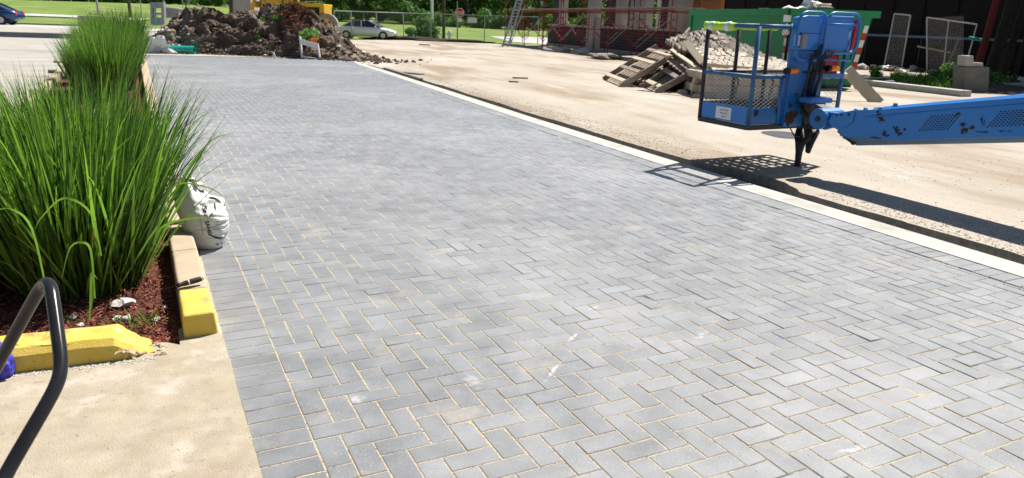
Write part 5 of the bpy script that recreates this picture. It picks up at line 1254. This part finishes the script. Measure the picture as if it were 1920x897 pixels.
# right control box with hoop
rx0, _ = bp(1537, 60, 0); rx1, _ = bp(1596, 60, 0); _, rz0 = bp(1560, 97, 0); _, rz1 = bp(1560, 30, 0)
lb(rx0, rx1, -.02, .22, rz0+.01, rz1, 'control_box', m_blueb, .01)
_, rzl = bp(1560, 34.5, -.02); lb(rx0+.01, rx1-.01, -.026, -.021, rzl-.005, rzl, 'box_lid', m_blue, 0)
hx, _ = bp(1608, 60, -.05); _, hzz = bp(1575, 25, -.05)
hoop(rx0+.02, hx, rz0-.01, hzz, -.06, .016, 'hoop_guard', m_blue, .10)
_, rr1 = bp(1570, 46, -.06); lt([BP(rx0, -.06, rr1), BP(hx, -.06, rr1)], .011, 'guard_bar', m_blue)
_, rr2 = bp(1570, 113, -.06); lt([BP(rx0+.0, -.06, rz0-.01), BP(rx0+.0, -.06, rr2), BP(hx-.06, -.06, rr2), BP(hx-.05, -.06, rz0)], .012, 'guard_bar', m_blue)
# red parts
xa_, za_ = bp(1590, 95, .02); xb_, zb_ = bp(1604, 38, .02)
b = MB(); b.prism([BP(xa_, -.01, za_), BP(xa_+.05, -.01, za_), BP(xb_+.05, -.01, zb_), BP(xb_, -.01, zb_)], vv*.10); b.build('red_panel', m_redf, lift)
_, z3 = bp(1570, 103, .05); _, z4 = bp(1570, 138, .05); lb(rx0+.08, hx-.10, .05, .25, z4, z3, 'red_box', m_redf, .008)
# cables
for k in (0, 1, 3, 5, 6):
    x = .60+.035*k+.02*sin(k*5); y = -.08-.01*(k % 3)
    lt([BP(x+.25, -.05, rz0), BP(x+.16, -.13, .86-.02*k), BP(x+.02*sin(k), -.15, .70), BP(x-.02, -.16, .50+.03*(k % 2)), BP(x-.04, -.12, .25)], .009, 'cable', m_blk, 6)
lb(x1_-.02, x1_+.16, -.06, .05, .58, .80, 'junction_box', m_blk, .01)
lt([BP(.56, -.05, -.02), BP(.60, -.08, -.10), BP(.68, -.08, -.11), BP(.74, -.05, -.02)], .007, 'cable_loop', m_blk, 6)
x_, z_ = bp(1476, 70, -.1); lt([BP(x_+.01, -.12, .82), BP(x_-.03, -.16, .90), BP(x_-.01, -.15, 1.0), BP(x_+.03, -.12, 1.05)], .006, 'cable_loop', m_blk, 6)
# foot pedal box and pivot
xp, zp = bp(1512, 190, -.22); xq, _ = bp(1552, 190, -.22)
lb(xp, xq, -.28, -.12, zp-.02, zp+.035, 'step_plate', m_blue, .006)
lb(xp+.02, xq-.06, -.26, -.13, zp-.14, zp-.021, 'valve_block', m_dk, .01)
for k in range(5): lt([BP(xp+.03*k, -.15, zp-.05), BP(xp+.03*k-.02, -.22, zp-.13), BP(xp+.02*k+.05, -.2, zp-.24)], .011, 'hose', m_blk, 6)
lb(xb+.02, xb+.26, -.20, -.02, -.02, .16, 'lower_bracket', m_dk, .012)

# ------------------------------------------------------------------ boom
PB = W(2.2, 5.94); bdv = (W(1.0, 6.0)-PB).normalized(); bnv = Vector((-bdv.y, bdv.x, 0))
boom = thing('lift_boom', 'heavy blue boom arm with perforated side, rust spots and bolts reaching in from the right', 'boom', PB)
NBF = -bnv                         # the face turned to the camera
def bq(px, py, off=0): return PL(px, py, PB+NBF*off, bnv)
TH = .29
face = [(1566, 213), (1600, 207), (1650, 206), (1760, 195.5), (1920, 182.5), (2250, 160), (2250, 262), (1920, 257), (1700, 263), (1600, 259), (1575, 256), (1571, 245), (1557, 236), (1550, 226)]
FP = [bq(*p) for p in face]
# straighten the continuation beyond the frame
def lin(a, c, f): return a+(c-a)*f
topA, topB = bq(1650, 206), bq(1920, 182.5); botA, botB = bq(1700, 263), bq(1920, 256)
te = lin(topA, topB, 2.6); be = lin(botA, botB, 2.8)
FP[5] = te; FP[6] = be
b = MB(); b.prism(FP, bnv*TH); b.build('boom_side', m_blueb, boom, bevel=.006)
# top flange plate a bit proud, bottom chamfer strip
tn = Z
b = MB(); a0 = lin(topA, topB, -.12); b.prism([a0, te, te+Z*.035, a0+Z*.035], bnv*(TH+.05)); o = None
for nm, q0_, q1_, in (('top_plate', 0, 0),):
    e = [(-.012, -.055), (.12, .028), (TH+.02, .035), (TH+.02, -.03), (-.006, -.066)]
    A_ = [a0+bnv*x+Z*z for x, z in e]; b = MB(); b.prism(A_, te-a0); b.build(nm, m_blueb, boom, bevel=.004)
bb0 = bq(1588, 259)
b = MB(); bo0 = bq(1598, 262); 
c0 = bq(1577, 258); c1 = be
dn_ = Z*-.065; b.prism([c0, c1, c1+dn_+bnv*.06, bq(1600, 274)+bnv*.05], bnv*.12); b.build('lower_channel', m_bluel, boom, bevel=.003)
# welded end patch, knuckle and pin
b = MB(); b.prism([bq(1566, 214, .004), bq(1604, 209, .004), bq(1600, 228, .004), bq(1584, 240, .004), bq(1573, 238, .004)], NBF*.008); b.build('end_plate', m_blueb, boom, bevel=.002)
kc = bq(1537, 223, .0)+bnv*.12
b = MB(); b.tube([kc-bnv*.15, kc+bnv*.15], .105, 20); b.build('knuckle', m_blue, boom, bevel=.006)
b = MB(); b.tube([kc-bnv*.165, kc+bnv*.165], .028, 12); b.build('pivot_pin', m_dk, boom)
b = MB(); b.prism([bq(1534, 203, -.02), bq(1546, 209, -.02), bq(1580, 214, -.02), bq(1590, 232, -.02), bq(1560, 240, -.02), bq(1545, 244, -.02), bq(1536, 240, -.02)], bnv*.05); b.build('fork_plate', m_blue, boom, bevel=.005)
b = MB(); b.tube([bq(1548, 234)+bnv*.1, bq(1575, 237)+bnv*.1], .022, 10); b.build('cylinder_rod', m_dk, boom)
b = MB(); b.prism([bq(1530, 196, -.05), bq(1548, 205, -.05), bq(1543, 212, -.05), bq(1527, 203, -.05)], bnv*.12); b.build('link_plate', m_dk, boom, bevel=.003)
# bolts on top
for px, py in ((1598, 204), (1616, 202), (1645, 201), (1672, 193.5), (1607, 206)):
    p = bq(px, py+7)+bnv*.05; b = MB(); b.tube([p, p+Z*.028, p+Z*.034], [.020, .020, .012], 10); b.tube([p, p+Z*.008], .034, 10); b.build('bolt', m_blue, boom)
for px, py in ((1569, 216), (1578, 216), (1592, 215), (1540, 220)):
    p = bq(px, py, .012); b = MB(); b.tube([p, p+NBF*.010], .011, 8); b.build('side_bolt', m_rust, boom)
# perforations: dark round holes
def holes(corner, rows, cols, dxr, dxc, dyc, dyr, nm):
    b = MB()
    for r_ in range(rows):
        for c in range(cols):
            px = corner[0]+dxr*r_+dxc*(c+(0)); py = corner[1]+dyr*r_+dyc*c; p = bq(px, py, .0015); pts = []
            for k in range(8): a = k/8*2*pi; pts.append(p+bdv*(.0085*cos(a))+Z*(.0062*sin(a)))
            b.prism(pts, NBF*.0012)
    b.build(nm, m_blk, boom)
holes((1724, 245), 8, 9, 3.25, 6.6, -.35, -3.85, 'vent_holes'); holes((1852, 238), 8, 16, 3.6, 7.4, -.45, -4.05, 'vent_holes')
# rust spots with ragged outlines
def rspot(px, py, w_, h, seed):
    q = random.Random(seed)
    for j in range(9):
        cx, cy = px+q.gauss(0, w_*.33), py+q.gauss(0, h*.33); pts = []; ww = w_*q.uniform(.06, .30); hh = h*q.uniform(.08, .32)
        for k in range(11): a = k/11*2*pi; m = q.uniform(.5, 1.25); pts.append(bq(cx+ww*m*cos(a), cy+hh*m*sin(a), .002+.0004*j))
        b = MB(); b.prism(pts, NBF*.001); b.build('rust_spot', m_rust, boom)
rspot(1649, 219, 17, 14, 1); rspot(1683, 244, 17, 14, 2); rspot(1660, 252, 13, 8, 3); rspot(1811, 243, 22, 14, 4); rspot(1842, 228, 6, 12, 5); rspot(1797, 214, 9, 5, 6); rspot(1845, 248, 18, 3, 7); rspot(1890, 246, 26, 3, 8); rspot(1640, 258, 24, 3, 9)
for k in range(9):
    p = bq(1572+k*3.2, 248+k*2.7, -.005); b = MB(); b.rock(p+bnv*.02, (.02, .03, .016), k, .6); b.build('chipped_edge', m_rust, boom)

# ------------------------------------------------------------------ black cloth hanging to the ground
t = thing('black_cloth', 'black cloth or strap hanging from the lift pivot down to the gravel', 'cloth', G(1497, 318))
Yc = G(1497, 317).y; q = G(1497, 319)
def strip(pts, wds, nm, Y):
    b = MB(); n = len(pts); P = [AT(a, c, Y+dy) for a, c, dy in pts]; P[-1] = P[-1]; rr = wds
    vs = []
    for i, p in enumerate(P):
        for k in range(10): a = k/10*2*pi; vs.append(p+Vector((cos(a)*rr[i]*(1+.15*sin(k*2.1+i)), sin(a)*.028, .01*sin(k+i))))
    b.add(vs, [(i*10+k, i*10+(k+1) % 10, (i+1)*10+(k+1) % 10, (i+1)*10+k) for i in range(n-1) for k in range(10)]+[tuple(range(10)), tuple((n-1)*10+k for k in range(10))[::-1]])
    o = b.build(nm, m_blk, t, smooth=True); bm = bmesh.new(); bm.from_mesh(o.data); bmesh.ops.recalc_face_normals(bm, faces=bm.faces); bm.to_mesh(o.data); bm.free()
strip([(1515, 232, .25), (1510, 243, .15), (1506, 258, .05), (1501, 270, 0), (1499, 285, 0), (1497, 300, 0), (1495, 312, 0), (1490, 317, -.03)], [.10, .12, .10, .055, .04, .037, .035, .06], 'long_leg', Yc)
strip([(1520, 236, .25), (1520, 250, .12), (1519, 265, .05), (1517, 276, .02), (1515, 286, 0)], [.09, .09, .05, .038, .028], 'short_leg', Yc+.1)

# ------------------------------------------------------------------ sand bag
bc = (G(372, 470)+G(418, 470))/2+ax*.08
bag = thing('sand_bag', 'half empty white plastic bag of joint sand standing by the kerb', 'bag', bc)
fx = Vector((1, 0, 0))*.94+Vector((0, 1, 0))*-.10; fx.normalize(); fy = Vector((-fx.y, fx.x, 0))
def bagp(u, h):       # u angle, h 0..1
    # outline as seen: left edge and right edge in x (metres from the centre), leaning left towards the top
    zz = .44*h
    cx = lerp_tab([(0, .0), (.2, -.005), (.45, -.02), (.7, -.06), (.85, -.09), (1, -.12)], h)
    rx = lerp_tab([(0, .075), (.08, .105), (.25, .135), (.45, .155), (.62, .15), (.8, .12), (.93, .08), (1, .035)], h)
    ry = lerp_tab([(0, .06), (.08, .085), (.3, .11), (.55, .105), (.8, .06), (1, .02)], h)
    cu, su = cos(u), sin(u); e = 2.6
    x = rx*(abs(cu)**(2/e))*(1 if cu > 0 else -1); y = ry*(abs(su)**(2/e))*(1 if su > 0 else -1)
    # front right pocket caves in near the top
    if su < .2 and x > .03 and h > .55: k = min(1, (h-.55)/.12)*min(1, (x-.03)/.05); y += .07*k
    if x > .02 and h > .72: zz -= .10*min(1, (x-.02)/.08)*(h-.72)/.28
    c = Vector((x*9, y*9, zz*7)); n_ = noise.noise(c)+.6*noise.noise(c*2.2); cr = abs(noise.noise(Vector((x*6+zz*9, y*5, zz*16+x*5))))
    f = 1+.03*n_-.075*max(0, .20-cr)*4*(.5+h)+.02*noise.noise(c*4.5)
    f -= .05*max(0, 1-abs(h-.33-.1*x*5)/.022)*(1 if x > -.03 else .3)+.03*max(0, 1-abs(h-.20-.2*x)/.015)*(1 if x > 0 else .2)
    return bc+fx*(cx+x*f)+fy*(y*f)+Z*(zz+.002)
def bagmesh():
    b = MB(); NU_, NH = 96, 84; vs = [bagp(2*pi*i/NU_, j/NH) for j in range(NH+1) for i in range(NU_)]
    fs = [(j*NU_+i, j*NU_+(i+1) % NU_, (j+1)*NU_+(i+1) % NU_, (j+1)*NU_+i) for j in range(NH) for i in range(NU_)]
    fs += [tuple(range(NU_))[::-1], tuple(NH*NU_+i for i in range(NU_))]; b.add(vs, fs); return b, vs, fs
b, bvs, bfs = bagmesh(); body = b.build('bag_body', m_bag, bag, smooth=True)
from mathutils.bvhtree import BVHTree
tree_ = BVHTree.FromPolygons(bvs, bfs)
def onbag(px, py, lift_=.003):
    d = ray(px, py).normalized(); h = tree_.ray_cast(CAM, d)
    return (h[0]-d*lift_) if h[0] is not None else None
def bag_text(body_, pts, size, nm, mat, bold=0.0, sub=1):
    """text laid from pts[0] towards pts[1] (photo pixels) on the bag surface; size in photo pixels"""
    (x0, y0), (x1, y1) = pts; L_ = math.hypot(x1-x0, y1-y0); ux, uy = (x1-x0)/L_, (y1-y0)/L_; vx, vy = uy, -ux
    vs, fs = text_mesh(body_, size, bold); xm = min(v.x for v in vs); wd = max(v.x for v in vs)-xm; k = L_/wd
    out = []; ok = True
    for v in vs:
        p = onbag(x0+ux*(v.x-xm)*k+vx*v.y, y0+uy*(v.x-xm)*k+vy*v.y)
        if p is None: p = out[-1] if out else body_point
        out.append(p)
    b = MB(); b.add(out, fs); return b.build(nm, mat, bag)
body_point = bagp(4.7, .5)
bag_text('JOINT SAND', ((377, 382), (391, 443)), 9.5, 'lettering', m_text, .28)
bag_text('POLYMERIC FOR PAVERS', ((370, 388), (380, 441)), 3.2, 'small_lettering', m_greytext, .05)
bag_text('Washed', ((405, 418), (424, 413)), 4.2, 'small_lettering', m_greytext, .05)
bag_text('Meets ASTM', ((405, 424), (424, 419)), 3.6, 'small_lettering', m_greytext, .05)
bag_text('50 lb', ((405, 461), (418, 458)), 5.5, 'weight_mark', m_text, .10)
def curve_on(pts, w_, nm, mat):
    b = MB(); P = [onbag(*p, .0035) for p in pts]; P = [p for p in P if p is not None]
    if len(P) > 2: n = len(P); b.tube(P, [w_*(.35+.65*sin(pi*i/(n-1))) for i in range(n)], 6); b.build(nm, mat, bag)
curve_on([(392, 439), (398, 443), (406, 446), (414, 447), (421, 445), (424, 440)], .006, 'black_swoosh', m_text)
curve_on([(390, 409), (394, 405), (398, 401), (400, 398)], .0035, 'black_line', m_text)
curve_on([(403, 379), (403, 386), (404, 392), (406, 397)], .0035, 'black_line', m_text)
curve_on([(384, 448), (395, 447), (408, 448), (418, 450)], .0012, 'thin_line', m_greytext)
curve_on([(394, 425), (404, 427), (414, 431), (420, 433)], .0012, 'thin_line', m_greytext)
curve_on([(393, 431), (404, 431), (414, 434)], .0012, 'thin_line', m_greytext)
b = MB(); cst = [onbag(386.5+(4.2 if k % 2 else 1.6)*cos(k*pi/4+.3), 388+(6 if k % 2 else 2)*sin(k*pi/4+.3), .003) for k in range(8)]
if all(c is not None for c in cst): b.add(cst+[onbag(386.5, 388, .003)], [(k, (k+1) % 8, 8) for k in range(8)]); b.build('star_mark', m_text, bag)
# open mouth flap at the top
b = MB(); n = 22; vs = []
for i in range(n+1):
    f = i/n; p = bagp(pi*.9-f*pi*1.05, .97); vs += [p, p+Vector((.02*sin(i*1.7), .012*cos(i*2.3), .035+.014*noise.noise(Vector((i*.8, 1, 1))))), p+Vector((.02*sin(i*1.7)+.02, .02*cos(i*1.3), .02))]
b.add(vs, [(3*i+k, 3*i+3+k, 3*i+4+k, 3*i+1+k) for i in range(n) for k in range(2)]); b.build('mouth_fold', m_bag, bag, smooth=True)

# ------------------------------------------------------------------ hand tool on the kerb
tl = thing('hand_tool', 'narrow steel hand tool with black ribbed handle lying across the kerb', 'tool', G(355, 527, .14))
h0 = G(332, 536, .143); h1 = G(381, 522, .158)
d = (h1-h0)
b = MB(); P = [h0+d*f for f in (0, .08, .12, .3, .55, .8, .92, 1.0)]; b.tube(P, [.010, .013, .0105, .0135, .0145, .0145, .012, .008], 14); o = b.build('handle', m_blk, tl, smooth=True)
PM[o.name] = PM[tl.name]; b = MB(); b.tube([h0+d*.42, h0+d*.46], .0152, 14); b.build('white_ring', m_white, o); b = MB(); b.tube([h0+d*.93, h0+d*.96], .0128, 14); b.build('white_ring', m_white, o)
e0 = G(271, 557, .01); b = MB(); n_ = Vector((-(h0-e0).y, (h0-e0).x, 0)).normalized()
b.prism([h0+n_*.006, h0-n_*.006, h0.lerp(e0, .35)-n_*.006, h0.lerp(e0, .45)-n_*.012, e0-n_*.004, e0+n_*.004, h0.lerp(e0, .45)+n_*.012, h0.lerp(e0, .35)+n_*.006], Z*.004); b.build('blade', m_dk, tl)

# ------------------------------------------------------------------ black tubular handle in the foreground
hd = thing('machine_handle', 'glossy black bent tubular machine handle in the lower left foreground', 'handle', DEP(9, 897, 1.5))
K = [((-14, 945), 1.46), ((9, 893), 1.50), ((50, 822), 1.54), ((95, 745), 1.585), ((109, 715), 1.605), ((113.5, 695), 1.62), ((114, 672), 1.635), ((110, 640), 1.655), ((104, 596), 1.685), ((98, 553), 1.715), ((95, 538), 1.73), ((89, 530), 1.75), ((80, 534), 1.77), ((70, 549), 1.785), ((40, 603), 1.83), ((0, 677), 1.89), ((-40, 750), 1.95)]
P = [DEP(a, c, z) for (a, c), z in K]
# smooth
for _ in range(2):
    Q = [P[0]]
    for a, c in zip(P, P[1:]): Q += [a.lerp(c, .25), a.lerp(c, .75)]
    P = Q+[P[-1]]
b = MB(); b.tube(P, .0148, 20); b.build('bent_tube', m_handle, hd, smooth=True)
q = G(-14, 716, .02); b = MB(); b.rock((0, 0, 0), (.045, .04, .08), 602, .55, lvl=4); o = b.build('blue_plastic_bag', m_purple, smooth=True); o.location = q+Vector((0, .05, .06)); tag(o, 'shiny blue plastic bag at the left edge beside the yellow kerb', 'bag', kind='thing')
